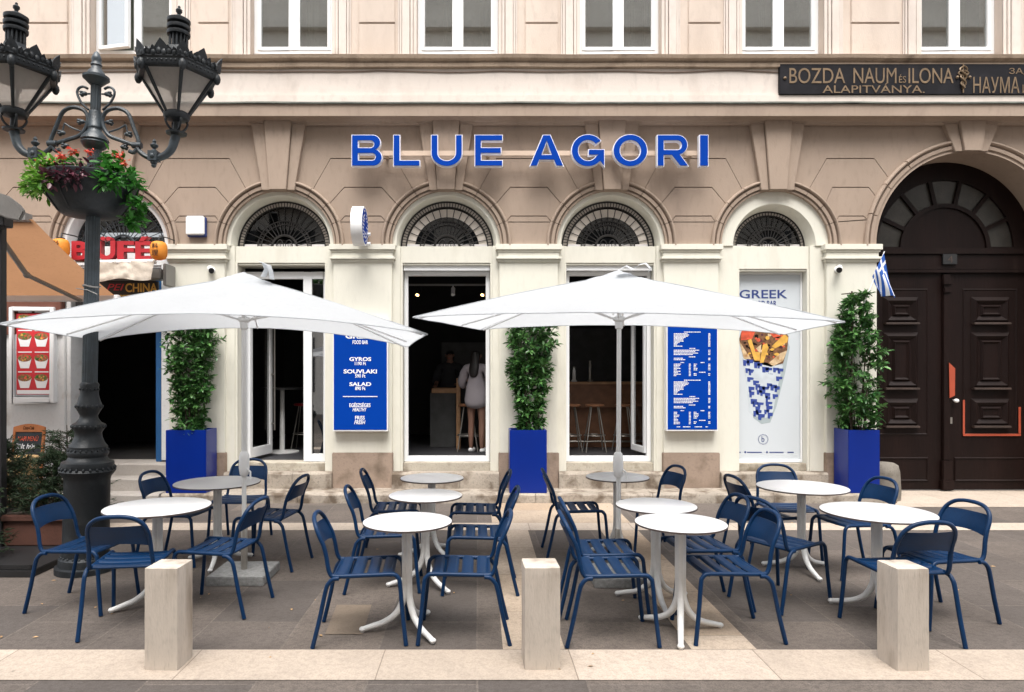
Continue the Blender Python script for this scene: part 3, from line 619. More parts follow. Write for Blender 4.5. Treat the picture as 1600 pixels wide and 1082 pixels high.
def geo(ch, x0, x1, z0, z1, y, ext, off, name, m, parent):
    H_ = z1 - z0; c = bpy.data.curves.new("lettering", 'CURVE'); c.dimensions = '2D'; c.fill_mode = 'BOTH'; c.extrude = ext; c.offset = off
    for lp in outline(ch, (x1 - x0) / H_):
        sp = c.splines.new('POLY'); sp.points.add(len(lp) - 1); sp.use_cyclic_u = True
        for p, (u, v_) in zip(sp.points, lp): p.co = (x0 + u * H_, z0 + v_ * H_, 0, 1)
    o = bpy.data.objects.new("lettering", c); COL.objects.link(o); bpy.context.view_layer.update()
    me = bpy.data.meshes.new_from_object(o.evaluated_get(bpy.context.evaluated_depsgraph_get()))
    mb = MB(); mb.add([(p.co.x, y - p.co.z, p.co.y) for p in me.vertices], [tuple(p.vertices) for p in me.polygons])
    bpy.data.objects.remove(o); bpy.data.curves.remove(c); bpy.data.meshes.remove(me)
    return mb.build(name, m, parent)
S = thing("letter_sign", "big blue BLUE AGORI letters with white edges above the arches", "sign", (0, 9.25, 0))
for ch, a, b in (("B", 550, 597), ("L", 615, 656), ("U", 674, 722), ("E", 742, 785), ("A", 828, 880), ("G", 893, 944), ("O", 958, 1011), ("R", 1027, 1075), ("I", 1093, 1106)):
    d = 9.22; over = 1 if ch in "GO" else 0
    x0, x1, z0, z1 = fx(a, d), fx(b, d), fz(260 + over * .8, d), fz(212 - over * .8, d)
    geo(ch, x0, x1, z0, z1, .0, .04, .006, "letter", 'letterside', S)
    geo(ch, x0, x1, z0, z1, -.045, .006, -.004, "letter_face", 'signblue', [c for c in S.children][-1])
m = MB(); m.box(fx(585, 9.3), fx(1100, 9.3), .045, .085, fz(243.5, 9.3), fz(236, 9.3))
for px in (600, 760, 930, 1080): m.box(fx(px, 9.3), fx(px, 9.3) + .04, .085, .26, fz(242, 9.3), fz(238, 9.3))
m.build("rail", 'rail', S)
# dark foundation plaque
S = thing("plaque", "long black plaque with bronze Hungarian and Cyrillic lettering on the frieze", "plaque", (0, 9.36, 0)); d = 9.34
m = MB(); m.box(fx(1218, d), fx(1790, d), -.025, .03, fz(148, d), fz(100, d)); m.build("board", 'plaque', S, bevel=.006)
t = MB()
def tx(s, a, b, y0, y1, mb=None, dd=d, y=-.027, ext=.004, **k): text(mb if mb is not None else t, s, fx(a, dd), fx(b, dd), fz(y1, dd), fz(y0, dd), y, ext, **k)
tx("BOZDA", 1233, 1320, 107, 131); tx("NAUM", 1333, 1400, 107, 131); tx("ÉS", 1404, 1415, 117, 130); tx("ILONA", 1419, 1489, 107, 131); tx("ALAPITVÁNYA.", 1285, 1444, 131, 146)
tx("ЗАДУЖБИНА", 1576, 1690, 107, 118); tx("НАУМА", 1520, 1592, 121, 146); tx("И", 1597, 1605, 133, 146); tx("ИЛОНЕ", 1612, 1680, 121, 146)
t.sphere((fx(1226, d), -.03, fz(123, d)), .022)
t.build("lettering", 'bronze', S)
e = MB(); cx = fx(1504, d)
for sg in (-1, 1):
    e.tube([(cx + sg * .055 * math.sin(k * .62) * (1 - .035 * k), -.04 - .012 * math.cos(k * .62) * sg, fz(105, d) - .30 * k / 16) for k in range(17)], .012, 6)
    e.tube([(cx + sg * (.01 + .06 * math.sin(k * .5)), -.04, fz(109, d) - .02 - .012 * k) for k in range(7)], .01, 6); e.sphere((cx + sg * .085, -.04, fz(122, d)), .02)
e.tube([(cx, -.035, fz(146, d)), (cx, -.035, fz(101, d))], .009, 6); e.build("snake_staff_emblem", 'bronze', S, smooth=50)
# round projecting sign
S = thing("round_sign", "round white and blue blade sign sticking out above a pilaster", "sign", (-1.60, 9.16, fz(354, 9.16)))
m = MB(); m.arc(0, 0, [(.001, -.075), (.26, -.075), (.26, .075), (.001, .075)], 0, 2 * PI, 48); m.xf(Matrix.Rotation(PI / 2, 4, 'Z')); m.build("drum", 'white', S, smooth=40)
m = MB(); m.arc(0, 0, [(.001, -.078), (.235, -.078), (.235, -.076), (.001, -.076)], 0, 2 * PI, 48); m.xf(Matrix.Rotation(PI / 2, 4, 'Z')); m.build("face", 'signblue', S)
m = MB()
for rr, n in ((.20, 26), (.15, 20), (.10, 12)):
    for k in range(n):
        if random.random() < .75:
            a = 2 * PI * k / n; m.box(.0785, .080, rr * math.cos(a) - .012, rr * math.cos(a) + .012, rr * math.sin(a) - .012, rr * math.sin(a) + .012)
m.build("face_print", 'print_white', S)
m = MB()
for z in (-.07, -.2): m.tube([(.06, .10, z), (.06, .33, z)], .018, 8); m.tube([(.06, .18, z), (.12, .18, z)], .022, 8)
m.build("bracket", 'white', S, smooth=40)
# price boards
def board(label, x0, x1, y0, y1, d):
    S = thing("menu_board", label, "menu board", (0, d, 0), group=None)
    m = MB(); m.box(fx(x0, d), fx(x1, d), 0, 9.497 - d, fz(y1, d), fz(y0, d)); m.build("case", 'white', S, bevel=.004)
    m = MB(); m.box(fx(x0, d) + .014, fx(x1, d) - .014, -.004, -.0005, fz(y1, d) + .022, fz(y0, d) - .014); m.build("panel", 'signblue', S)
    return S
d = 9.37
S = board("blue price board listing GYROS, SOUVLAKI and SALAD beside the door", 520, 606, 500, 674.5, d); t = MB(); k = dict(mb=t, dd=d, y=-.006, ext=.0006)
tx("GREEK", 540, 587, 521, 529.5, bold=.03, **k); tx("FOOD BAR", 551, 575, 532, 538, bold=.02, **k); tx("GYROS", 546, 580, 558.5, 564.5, bold=.03, **k); tx("1190 Ft", 554.5, 572, 565.5, 571, bold=.02, **k)
tx("SOUVLAKI", 537, 589, 577.5, 584, bold=.03, **k); tx("590 Ft", 555, 571, 585, 590.5, bold=.02, **k); tx("SALAD", 546, 580, 597.5, 603.5, bold=.03, **k); tx("890 Ft", 555, 571, 604.5, 610, bold=.02, **k)
tx("EGÉSZSÉGES", 546, 579, 629, 636.5, bold=.02, **k); tx("HEALTHY", 551, 573, 637.5, 643, bold=.02, shear=.3, **k); tx("FRISS", 555, 570, 650, 656, bold=.02, **k); tx("FRESH", 553.5, 571, 657, 663, bold=.02, shear=.3, **k)
t.box(fx(536, d), fx(590, d), -.008, -.006, fz(620.5, d), fz(619.3, d)); t.build("lettering", 'print_white', S)
S = board("blue board filled with small white menu lines between two doorways", 1041.5, 1122, 505, 674, d); t = MB(); r = random.Random(3)
sX = lambda u: fx(1043.5 + u * 76, d); sZ = lambda v: fz(515.5 + v * 155, d)
def line(u0, u1, v, h=.008, dot=True):
    u = u0
    while u < u1:
        w = r.uniform(.012, .045) if dot else u1 - u0; e = min(u + w, u1); t.box(sX(u), sX(e), -.0065, -.0055, sZ(v + h), sZ(v)); u = e + .007
for base in (0, .485):
    line(.33, .67, base + .02)
    for i, w in enumerate((.28, .31, .29, .24, .2, .19, .2, .12, .08, .06, .18)): line(.12, .12 + w, base + .037 + i * .0125); line(.83, .87, base + .037 + i * .0125)
    line(.44, .56, base + .185)
    for i, w in enumerate((.52, .44, .5, .39)): line(.12, .12 + w, base + .203 + i * .0145); line(.83, .87, base + .203 + i * .0145)
    line(.43, .56, base + .27)
    for i, w in enumerate((.19, .24)): line(.12, .12 + w, base + .284 + i * .0145); line(.83, .87, base + .284 + i * .0145)
    line(.26, .33, base + .327); line(.67, .75, base + .327); line(.64, .77, base + .425)
    for i in range(9): line(.12, .12 + r.uniform(.05, .15), base + .343 + i * .0145); line(.43, .47, base + .343 + i * .0145)
    for i in range(5): line(.53, .53 + r.uniform(.04, .1), base + .343 + i * .0145); line(.83, .87, base + .343 + i * .0145)
    for i in range(2): line(.53, .53 + r.uniform(.04, .08), base + .44 + i * .0145); line(.83, .87, base + .44 + i * .0145)
for a, b in ((.18, .25), (.31, .46), (.55, .70), (.77, .82)): line(a, b, .975, .008)
t.build("menu_lines", 'print_white', S)
# gyros poster in the fourth bay
d = 9.70; x = ARC[4]
m = MB(); frame(m, x - .47, x + .47, .45, 3.15, .03, d, .06); part(m, "poster_frame", 'pvc', bevel=.004)
m = MB(); m.box(x - .48, x + .48, 9.60, 9.95, .34, .448); part(m, "window_ledge", 'creamst', bevel=.008)
S = thing("poster", "tall pale poster of a gyros wrap in the narrow bay", "poster", (0, d, 0))
m = MB(); m.box(x - .44, x + .44, .015, .03, .492, 3.115); m.build("sheet", 'poster', S)
pX = lambda px: fx(1120 + px / 4.7, d); pZ = lambda py: fz(500 + py / 4.7, d)
def pol(name, mt, pts, y): 
    m = MB(); m.prism([(pX(a), pZ(b)) for a, b in pts], y, y + .0012); return m
ly = [0.0137]
def pl(mb, pts, y, mi): mb.prism([(pX(a), pZ(b)) for a, b in pts], y, y + .0010, mi)
pr = MB()
pl(pr, [(235, 290), (485, 330), (520, 150), (540, 200), (505, 390), (440, 640), (395, 755), (330, 765), (270, 720)], .0135, 0)
pl(pr, [(190, 285), (490, 335), (455, 470), (432, 590), (415, 675), (365, 722), (285, 712), (240, 672), (222, 480)], .012, 1)
pl(pr, [(165, 145), (180, 95), (290, 60), (400, 55), (500, 80), (530, 120), (520, 220), (490, 320), (400, 345), (320, 325), (200, 285)], .012, 2)
for pts, mi in (([(182, 85), (225, 60), (285, 85), (262, 140), (215, 148), (180, 150)], 4), ([(380, 85), (450, 80), (470, 120), (420, 130)], 4), ([(228, 150), (255, 140), (285, 235), (322, 240), (318, 300), (280, 300)], 3), ([(340, 185), (370, 172), (382, 205), (345, 315), (318, 318)], 3), ([(405, 195), (500, 105), (528, 130), (520, 165), (430, 210)], 3), ([(380, 320), (470, 245), (520, 225), (490, 300), (420, 340)], 5), ([(165, 150), (195, 200), (255, 290), (200, 285)], 5), ([(290, 210), (330, 180), (322, 250)], 5)):
    pl(pr, pts, .0105 - .0003 * len(pts) * .1, mi)
r = random.Random(5)
for a, b in ((195, 295), (222, 290), (275, 310), (300, 318), (335, 345), (360, 350), (415, 350), (448, 355), (212, 355), (235, 362), (437, 415), (225, 420), (268, 445), (285, 470), (370, 465), (395, 475), (425, 485), (235, 490), (240, 525), (310, 485), (335, 490), (295, 515), (320, 525), (355, 535), (360, 560), (412, 545), (250, 580), (265, 600), (300, 605), (360, 600), (365, 630), (285, 635), (290, 660), (350, 660), (375, 680), (270, 668), (305, 690)):
    w, h = r.uniform(36, 52), r.uniform(34, 48); pl(pr, [(a, b), (a + w, b + 4), (a + w * .95, b + h * .6), (a + w * .5, b + h * .6), (a + w * .48, b + h), (a + 2, b + h * .95)], .0108, 6)
pl(pr, [(268, 380), (430, 405), (425, 445), (265, 425)], .0104, 1)
for _ in range(70):
    a, b = r.uniform(190, 500), r.uniform(75, 300); s_ = r.uniform(7, 20); an = r.uniform(0, 3)
    if abs(a - 345) > 165 - (b - 75) * .12: continue
    pl(pr, [(a + s_ * math.cos(an + q * 1.05) * (1.6 if q % 3 == 0 else .8), b + s_ * .8 * math.sin(an + q * 1.05)) for q in range(6)], .0114 - .000005 * _, r.choice((2, 2, 7, 8, 7, 4, 3, 5)))
pr.build("gyros_print", ['shade', 'wrapw', 'meat', 'fries', 'tomato', 'bread', 'wrapb', 'gate', 'purple'], S)
t = MB(); k = dict(mb=t, dd=d, y=.012, ext=.0006)
tx("GREEK", 1156, 1231, 453, 466.5, bold=.012, **k); tx("FOOD BAR", 1173, 1214, 470, 479, bold=.02, **k); tx("BLUE AGORI", 1179, 1208, 584, 588.5, **k)
for a, b in ((1149, 1158), (1168, 1191), (1203, 1225), (1231, 1241)): t.box(fx(a, d), fx(b, d), .012, .013, fz(708, d), fz(706.5, d))
for a in (1165, 1199): t.sphere((fx(a, d), .0125, fz(707, d)), .014, (1, .1, 1))
for kk in range(22):
    a = 2 * PI * kk / 22; xx, zz = fx(1193, d) + .068 * math.cos(a), fz(687, d) + .068 * math.sin(a); t.box(xx - .005, xx + .005, .012, .013, zz - .006, zz + .006)
tx("b", 1190.5, 1195, 682, 691, **k); t.build("lettering", 'navy', S)
# alarm box and cameras
S = thing("alarm_box", "white square alarm siren box with blue back under the taupe arches", "alarm box", (fx(306.5, 9.45), 9.5, fz(354, 9.45)))
m = MB(); m.box(-.12, .135, -.06, 0, -.145, .13); m.build("back_case", 'navy', S, bevel=.01)
m = MB(); m.box(-.128, .125, -.10, -.05, -.125, .137); m.build("cover", 'white', S, bevel=.015)
for lab, px, py, sg in (("white bullet camera on the pilaster left of the door", 327, 421, 1), ("white bullet camera on the pilaster beside the dark gate", 1314, 420, -1)):
    S = thing("security_camera", lab, "security camera", (fx(px, 9.4), 9.5, fz(py, 9.4)), group=None)
    m = MB(); m.lathe([(.045, 0), (.045, .02), (.02, .03), (.02, .05)], seg=16); m.xf(Matrix.Rotation(PI / 2, 4, 'X')); m.build("mount", 'white', S, smooth=40)
    m = MB(); dv = Vector((sg * .55, -1, -.42)).normalized() * .09
    m.tube([Vector((0, -.06, .01)) - dv * .5, Vector((0, -.06, .01)) + dv], .038, 14); m.build("housing", 'white', S, smooth=40)
    m = MB(); m.tube([Vector((0, -.06, .01)) + dv, Vector((0, -.06, .01)) + dv * 1.35], .037, 14); m.build("lens", 'blackp', S, smooth=40)

# ------------------------------------------------------------------ snack bar on the left
S = thing("snack_bar_sign", "red raised BÜFÉ letters over the snack bar door", "sign", (0, 9.2, 0)); d = 9.2
for ch, a, b, y0 in (("B", 115, 140, 378), ("Ü", 153, 183, 371), ("F", 186, 212, 378), ("É", 214, 238, 371)):
    t = MB(); text(t, ch, fx(a, d), fx(b, d), fz(407, d), fz(y0, d), 0, .05, .035); t.build("letter", 'red', S)
m = MB(); m.box(fx(113, d), fx(240, d), .055, .09, fz(409, d), fz(404, d)); m.build("rail", 'greym', S)
for lab, px, py in (("orange paper lantern with black characters right of the red letters", 248, 392), ("orange paper lantern half hidden by the orange awning", 95, 388)):
    S = thing("paper_lantern", lab, "lantern", (fx(px, 9.0), 9.0, fz(py, 9.0)), group="paper lanterns at the snack bar")
    m = MB(); m.lathe([(.05, -.12), (.085, -.105), (.105, -.06), (.108, 0), (.105, .06), (.085, .105), (.05, .12)], seg=24); m.build("shade", 'lantern', S, smooth=50)
    m = MB(); m.lathe([(.05, .12), (.05, .135)], seg=16); m.tube([(0, 0, .13), (0, .02, .2), (0, .3, .22), (0, .5, .22)], .008, 6); m.build("hanger", 'blackm', S)
    t = MB(); text(t, "料", -.04, .04, .01, .085, -.108, .002); text(t, "理", -.04, .04, -.08, -.005, -.108, .002); t.build("characters", 'blackp', S)
S = thing("rolled_awning", "rolled beige awning with creased valance over the snack bar door", "awning", (0, 9.1, 0)); d = 9.1
m = MB(); a, b = fx(136, d), fx(243, d); m.tube([(a, 0, fz(411, d)), (b, 0, fz(409, d))], .035, 10); m.build("roller", 'white', S, smooth=50)
m = MB(); n = 30; v = []
for j in range(9):
    for i in range(n + 1):
        u = i / n; w = j / 8; v.append((a + (b - a) * (u - .03 * w * (u > .5)), .0 - .035 + .03 * mnoise.noise((u * 9, w * 3, 1)) - .03 * w + .02 * mnoise.noise((u * 25 - w * 9, w * 5, 4)), fz(411 - 2 * u, d) - .25 * w - .02 * w * math.sin(u * 9) + .01 * u))
m.add(v, [(j * (n + 1) + i, j * (n + 1) + i + 1, (j + 1) * (n + 1) + i + 1, (j + 1) * (n + 1) + i) for j in range(8) for i in range(n)]); m.build("valance", 'awnw', S, smooth=60)
m = MB(); m.box(a, b + .02, .10, .35, fz(434, d), fz(418, d)); m.box(b + .05, b + .09, .1, .4, fz(445, d), fz(410, d)); m.build("cassette", 'greym', S, bevel=.01)
S = thing("shop_panel", "black panel with orange CHINA lettering under the rolled awning", "sign", (0, 9.5, 0)); d = 9.45
m = MB(); m.box(fx(118, d), fx(247, d), -.05, -.01, fz(492, d), fz(440, d)); m.build("board", 'blackp', S)
t = MB(); tx("CHINA", 196, 246, 443, 457, mb=t, dd=d, y=-.053, ext=.002, bold=.02); tx("STE", 184, 214, 461, 475, mb=t, dd=d, y=-.053, ext=.002, bold=.02); t.build("lettering", 'fries', S)
t = MB(); tx("PEI", 167, 194, 444, 454, mb=t, dd=d, y=-.053, ext=.002, shear=.3); t.build("script", 'redp', S)
# orange awning, its arms and the post with the heater
S = thing("orange_awning", "large orange awning with folding grey arms beside the lamp post", "awning", (0, 8.9, 0))
near, far = P(45, 343, 7.25), P(180, 463, 8.9)
m = MB(); v = []
for i in range(13):
    for j in range(9):
        u, w = i / 12, j / 8; x = -8.2 + (far.x + 8.2) * u; v.append((x, (near.y - 8.9) * (1 - w), near.z + (far.z - near.z) * w - .03 * math.sin(PI * w) + .012 * math.sin(u * 30) * w * (1 - w)))
m.add(v, [(i * 9 + j, i * 9 + j + 1, i * 9 + j + 10, i * 9 + j + 9) for i in range(12) for j in range(8)]); m.build("canopy", 'awno', S, smooth=60, recalc=False)
m = MB(); m.box(-8.2, far.x + .05, -.03, .05, far.z - .07, far.z + .015); m.build("front_bar", 'whites', S, bevel=.01)
m = MB(); el = P(42, 430, 8.1); a1 = P(3, 375, 7.5); a2 = P(126, 470, 8.85); off = Vector((0, 8.9, 0))
m.tube([a1 - off, el - off], .03, 8); m.tube([el - off, a2 - off], .027, 8); m.sphere(el - off, .04); m.build("folding_arm", 'greym', S, smooth=40)
m = MB(); m.box(-8.2, near.x, near.y - 8.9 - .06, near.y - 8.9 + .06, near.z - .02, near.z + .06); m.build("rear_bar", 'greym', S)
S = thing("heater_post", "black post carrying a grey shield shaped patio heater", "patio heater", P(0, 580, 6.6) * 1 + Vector((-.01, 0, -1.75)))
m = MB(); m.box(-.05, .05, -.04, .04, 0, 3.3); m.lathe([(.16, 0), (.16, .02)], seg=20); m.build("post", 'blackm', S, bevel=.004)
m = MB(); sc_ = 6.4 / F
prof = [(-30, 296), (10, 297), (32, 304), (50, 318), (58, 328), (50, 344), (30, 340), (8, 330), (-30, 326)]
m.prism([((a) * sc_, (580 - b) * sc_ + 1.75) for a, b in prof], -.16, -.12); m.build("reflector", 'reflect', S, bevel=.01)
m = MB(); m.box(-.06, .13, -.12, .02, 3.13, 3.22); m.box(-.02, .1, -.12, -.05, 3.10, 3.14); m.build("heater_body", 'blackm', S, bevel=.008)
# menu case with food photos
S = thing("menu_case", "white framed wall case with red photo menu of noodle boxes", "menu case", (0, 9.42, 0)); d = 9.36
m = MB(); x0, x1, z0, z1 = fx(13, d), fx(84, d), fz(630, d), fz(480, d); frame(m, x0, x1, z0, z1, .055, -.06, .10); m.build("frame", 'pvc', S, bevel=.008)
m = MB(); m.box(x0 + .07, x1 - .07, -.02, .02, z0 + .1, z1 - .07); m.build("backing", 'poster', S)
m = MB(); m.box(fx(23, d), fx(76, d), -.025, -.021, fz(617, d), fz(490, d)); m.build("print", 'redp', S)
pr = MB(); r = random.Random(2)
for ry in (498, 527, 561, 592):
    for cx in (36, 62):
        xx, zz = fx(cx, d), fz(ry, d); w = .095
        pr.prism([(xx - w * .62, zz - .13), (xx + w * .62, zz - .13), (xx + w, zz + .005), (xx - w, zz + .005)], -.0275, -.0262, 0)
        pr.prism([(xx + w * math.cos(t * PI / 8), zz + .012 + .05 * math.sin(t * PI / 8)) for t in range(16)], -.029, -.0277, 1)
        for q in range(9):
            aa, rr = r.uniform(0, 6.28), r.uniform(0, .8); pr.sphere((xx + w * rr * math.cos(aa), -.0292, zz + .012 + .045 * rr * math.sin(aa)), r.uniform(.008, .017), (1, .06, 1), 5, r.choice((2, 3, 4)))
        pr.box(xx - .09, xx + .10, -.0272, -.026, zz + .085, zz + .10, 0)
pr.box(fx(24, d), fx(75, d), -.0282, -.027, fz(616, d), fz(610, d), 0)
pr.build("food_print", ['print_white', 'food', 'tomato', 'fries', 'greenl'], S)
# chalkboard
S = thing("chalkboard", "orange wood chalkboard reading NAPI MENÜ behind the hedge", "chalkboard", (fx(38, 8.6), 8.6, 0))
m = MB(); d = 8.6
def cb(px, py): return ((px - 38) * d / F, HC - (py - VY) * d / F)
top = [cb(14 + 50 * k / 8, 668 - 5 * math.sin(PI * k / 8)) for k in range(9)]
m.prism([(cb(12, 726)[0], 0.02), (cb(17.5, 726)[0], 0.02), cb(17.5, 680), cb(18, 676), cb(60, 676), (cb(58, 726)[0], .02), (cb(64, 726)[0], .02), cb(64, 670)] + top[::-1], -.03, .0)
m.xf(Matrix.Rotation(R(-6), 4, 'X')); m.build("frame", 'owood', S, bevel=.004)
m = MB(); m.prism([cb(17, 728), cb(59, 728), cb(60, 675), cb(18, 675)], -.018, -.006); m.xf(Matrix.Rotation(R(-6), 4, 'X')); m.build("slate", 'slate', S)
t = MB(); text(t, "NAPI MENÜ", *[cb(p, 0)[0] for p in (22, 54)], cb(0, 690)[1], cb(0, 681)[1], -.02, .001, shear=.15); t.xf(Matrix.Rotation(R(-6), 4, 'X')); t.build("heading", 'tomato', S)
t = MB(); text(t, "Sült hús", *[cb(p, 0)[0] for p in (18, 50)], cb(0, 702)[1], cb(0, 694)[1], -.02, .001, shear=.25); text(t, "Saláta", *[cb(p, 0)[0] for p in (18, 36)], cb(0, 712)[1], cb(0, 704)[1], -.02, .001, shear=.25); t.xf(Matrix.Rotation(R(-6), 4, 'X')); t.build("handwriting", 'print_white', S)
t = MB(); text(t, "Coca-Cola", *[cb(p, 0)[0] for p in (30, 47)], cb(0, 672)[1], cb(0, 666.5)[1], -.032, .001, shear=.3); t.xf(Matrix.Rotation(R(-6), 4, 'X')); t.build("script", 'gate', S)

# ------------------------------------------------------------------ plants
def leaves(pts, size, aspect=.32, droop=.25, seed=1, out=None, fold=.25, bias=.6):
    """pts: list of (centre, outward) -> leaf faces"""
    r = random.Random(seed); mb = MB()
    for c, o in pts:
        d = (Vector(o) * bias + Vector((r.gauss(0, 1), r.gauss(0, 1), r.gauss(0, .7))) * .6); d.z -= droop * r.random()
        if d.length < .01: continue
        d.normalize(); s = size * r.uniform(.6, 1.25); w = d.cross(Vector((r.gauss(0, .4), r.gauss(0, .4), 1))).normalized() * s * aspect * .5; n = w.cross(d).normalized() * s * fold * .5
        c = Vector(c); a = c + d * s
        md = c + d * s * .5 - n * .25; 
        mb.add([c, c + d * s * .3 + w * .85 + n * .35, c + d * s * .7 + w * .7 + n * .3, a - n * .5, c + d * s * .7 - w * .7 + n * .3, c + d * s * .3 - w * .85 + n * .35, c + d * s * .35 - n * .2, c + d * s * .72 - n * .25],
               [(0, 6, 1), (6, 7, 2, 1), (7, 3, 2), (0, 5, 6), (6, 5, 4, 7), (7, 4, 3)])
    return mb
def column_shrub(label, loc, h, prof, seed, stake=False):
    r = random.Random(seed); S = thing("laurel_shrub", label, "shrub", loc, group="laurel shrubs in the blue planters")
    st = MB(); pts = []
    for k in range(7):
        a = r.uniform(0, 6.28); rr = r.uniform(.02, .10); x, y = rr * math.cos(a), rr * math.sin(a); line_ = []
        for q in range(9):
            t = q / 8; line_.append((x + t * .14 * math.cos(a) + .03 * mnoise.noise((k, t * 3, 1)), y + .6 * t * .12 * math.sin(a) + .03 * mnoise.noise((k, t * 3, 9)), t * h * r.uniform(.93, 1) * (.8 + .03 * k)))
        st.tube(line_, [.009 * (1 - .7 * q / 8) for q in range(9)], 6)
    n = 330
    for i in range(n):                                     # sprays of leaves along short twigs
        t = r.random() ** .9; z = t * h; a = r.uniform(0, 2 * PI); R0 = prof(t) * (1 + .28 * mnoise.noise((math.cos(a) * 1.3 + seed, math.sin(a) * 1.3, z * 2.6)))
        dv = Vector((math.cos(a), .75 * math.sin(a), 0)); p0 = dv * R0 * r.uniform(.1, .55) + Vector((0, 0, z)); L = R0 * r.uniform(.3, .52)
        tw = (dv + Vector((r.gauss(0, .25), r.gauss(0, .25), r.uniform(-.1, .65)))).normalized(); p1 = p0 + tw * L
        st.tube([p0, (p0 + p1) / 2 + Vector((0, 0, -.01)), p1], [.003, .0025, .0015], 4)
        for q in range(15):
            u = (q + r.random()) / 15; p = p0.lerp(p1, .15 + .85 * u); pts.append((p, tw * .8 + Vector((r.gauss(0, .5), r.gauss(0, .5), r.gauss(0, .45)))))
    if stake: st.tube([(-.06, 0, 0), (-.06, 0, h + .06)], .012, 6); st.tube([(-.2, 0, h + .02), (0, 0, h + .04)], .008, 6)
    st.build("trunk", 'bark', S); leaves(pts, .088, .44, .25, seed).build("foliage", 'leaf', S, recalc=False, smooth=80)
    return S
def planter(label, x0, x1, y0, y1, z0, z1, rz=0):
    cx, cy = (x0 + x1) / 2, (y0 + y1) / 2; w, dpt = (x1 - x0) / 2, (y1 - y0) / 2
    S = thing("planter", label, "planter", (cx, cy, z0), rz, group="blue box planters by the wall"); h = z1 - z0; t = .025
    m = MB(); o = [(-w, -dpt), (w, -dpt), (w, dpt), (-w, dpt)]; i_ = [(-w + t, -dpt + t), (w - t, -dpt + t), (w - t, dpt - t), (-w + t, dpt - t)]
    v = [(x, y, 0) for x, y in o] + [(x, y, h) for x, y in o] + [(x, y, h) for x, y in i_] + [(x, y, h - .1) for x, y in i_]
    f = [(3, 2, 1, 0)] + [(a + k, a + (k + 1) % 4, a + 4 + (k + 1) % 4, a + 4 + k) for a in (0, 4, 8) for k in range(4)]
    m.add(v, f); m.build("box", 'planter', S, bevel=.004)
    m = MB(); m.box(-w + t, w - t, -dpt + t, dpt - t, h - .12, h - .05); m.build("soil", 'soil', S)
pzb, pzt = .128, .965
planter("blue box planter between the snack bar steps and the open door", fx(261, 9.1), fx(324, 9.1), 9.06, 9.43, pzb, pzt)
planter("blue box planter between the middle and right doorways", fx(796, 9.1), fx(854, 9.1), 9.06, 9.43, pzb, pzt)
planter("blue box planter beside the dark gate", fx(1323, 9.1), fx(1372, 9.1), 9.06, 9.43, pzb, pzt)
pA = lambda t: .20 + .20 * min(1, t * 1.6) - .1 * max(0, t - .8)
column_shrub("laurel shrub in the planter left of the open door", (fx(298, 9.25), 9.25, .91), 1.58, pA, 11)
column_shrub("laurel shrub in the planter between two doorways", (fx(828, 9.25), 9.25, .91), 1.52, lambda t: .15 + .24 * min(1, t * 1.5), 23)
column_shrub("staked laurel shrub beside the gate with a flag above it", (fx(1338, 9.25), 9.25, .91), 1.86, lambda t: .22 + .19 * math.sin(PI * min(1, .12 + t * .9)) - .10 * max(0, t - .6), 35, True)
# conifers, trough, deck, basket at far left
r = random.Random(4)
def conifer(label, loc, h, rad, seed, n=130):
    r = random.Random(seed); S = thing("conifer", label, "shrub", loc, group="conifers by the snack bar"); st = MB(); pts = []
    st.tube([(0, 0, 0), (.02, 0, h * .5), (0, .01, h)], [.02, .014, .004], 6)
    for i in range(n):
        t = r.random(); a = r.uniform(0, 6.28); L = rad * (1.05 - .55 * t) * r.uniform(.55, 1.15); z = h * (.04 + .9 * t); p0 = Vector((0, 0, z)); p1 = Vector((math.cos(a) * L, math.sin(a) * L, z + L * r.uniform(-.15, .55)))
        st.tube([p0, p0.lerp(p1, .5) + Vector((0, 0, .02)), p1], [.004, .003, .001], 4)
        for q in range(34):
            u = r.uniform(.25, 1); p = p0.lerp(p1, u); dv = (p1 - p0).normalized(); pts.append((p, dv + Vector((r.gauss(0, .5), r.gauss(0, .5), r.gauss(0, .35)))))
    st.build("trunk", 'bark', S); leaves(pts, .055, .20, .3, seed, bias=1.0).build("foliage", 'conif', S, recalc=False)
conifer("dark conifer at the left edge behind the near chair", (-4.75, 6.75, .34), .72, .36, 2); conifer("dark conifer in the terracotta trough beside the lamp base", (-4.22, 6.78, .34), .62, .33, 3)
conifer("small conifer behind the lamp base with feathery tips", (-4.5, 7.45, .0), 1.16, .5, 5); conifer("low dark conifer by the post at the left edge", (-4.55, 6.15, .1), .55, .28, 8, 90)
conifer("dark conifer left of the lamp base beneath the chalkboard", (-5.0, 7.3, .0), .95, .42, 9)
S = thing("trough_planter", "terracotta trough on the black deck under the conifers", "planter", (-4.5, 6.75, .06))
m = MB(); m.prism_z([(-.55, -.16), (.55, -.16), (.55, .16), (-.55, .16)], 0, .30); m.box(-.58, .58, -.19, .19, .24, .30); m.build("trough", 'terra', S, bevel=.01)
m = MB(); m.box(-.5, .5, -.13, .13, .295, .31); m.build("soil", 'soil', S)
m = MB(); m.box(-8, -3.78, 5.78, 7.0, 0, .06); m.box(-8, -3.80, 5.80, 5.84, .06, .10); tag(m.build("terrace_deck", 'blackm', bevel=.006), "low black terrace deck edge at the left by the chairs", "deck")
S = thing("wicker_basket", "tan burlap basket rim in front of the chalkboard", "basket", (fx(30, 7.9), 7.9, 0))
m = MB(); m.lathe([(.10, 0), (.15, .3), (.19, .62), (.21, .74), (.19, .76), (.17, .74)], seg=24); m.build("body", 'burlap', S, smooth=50)

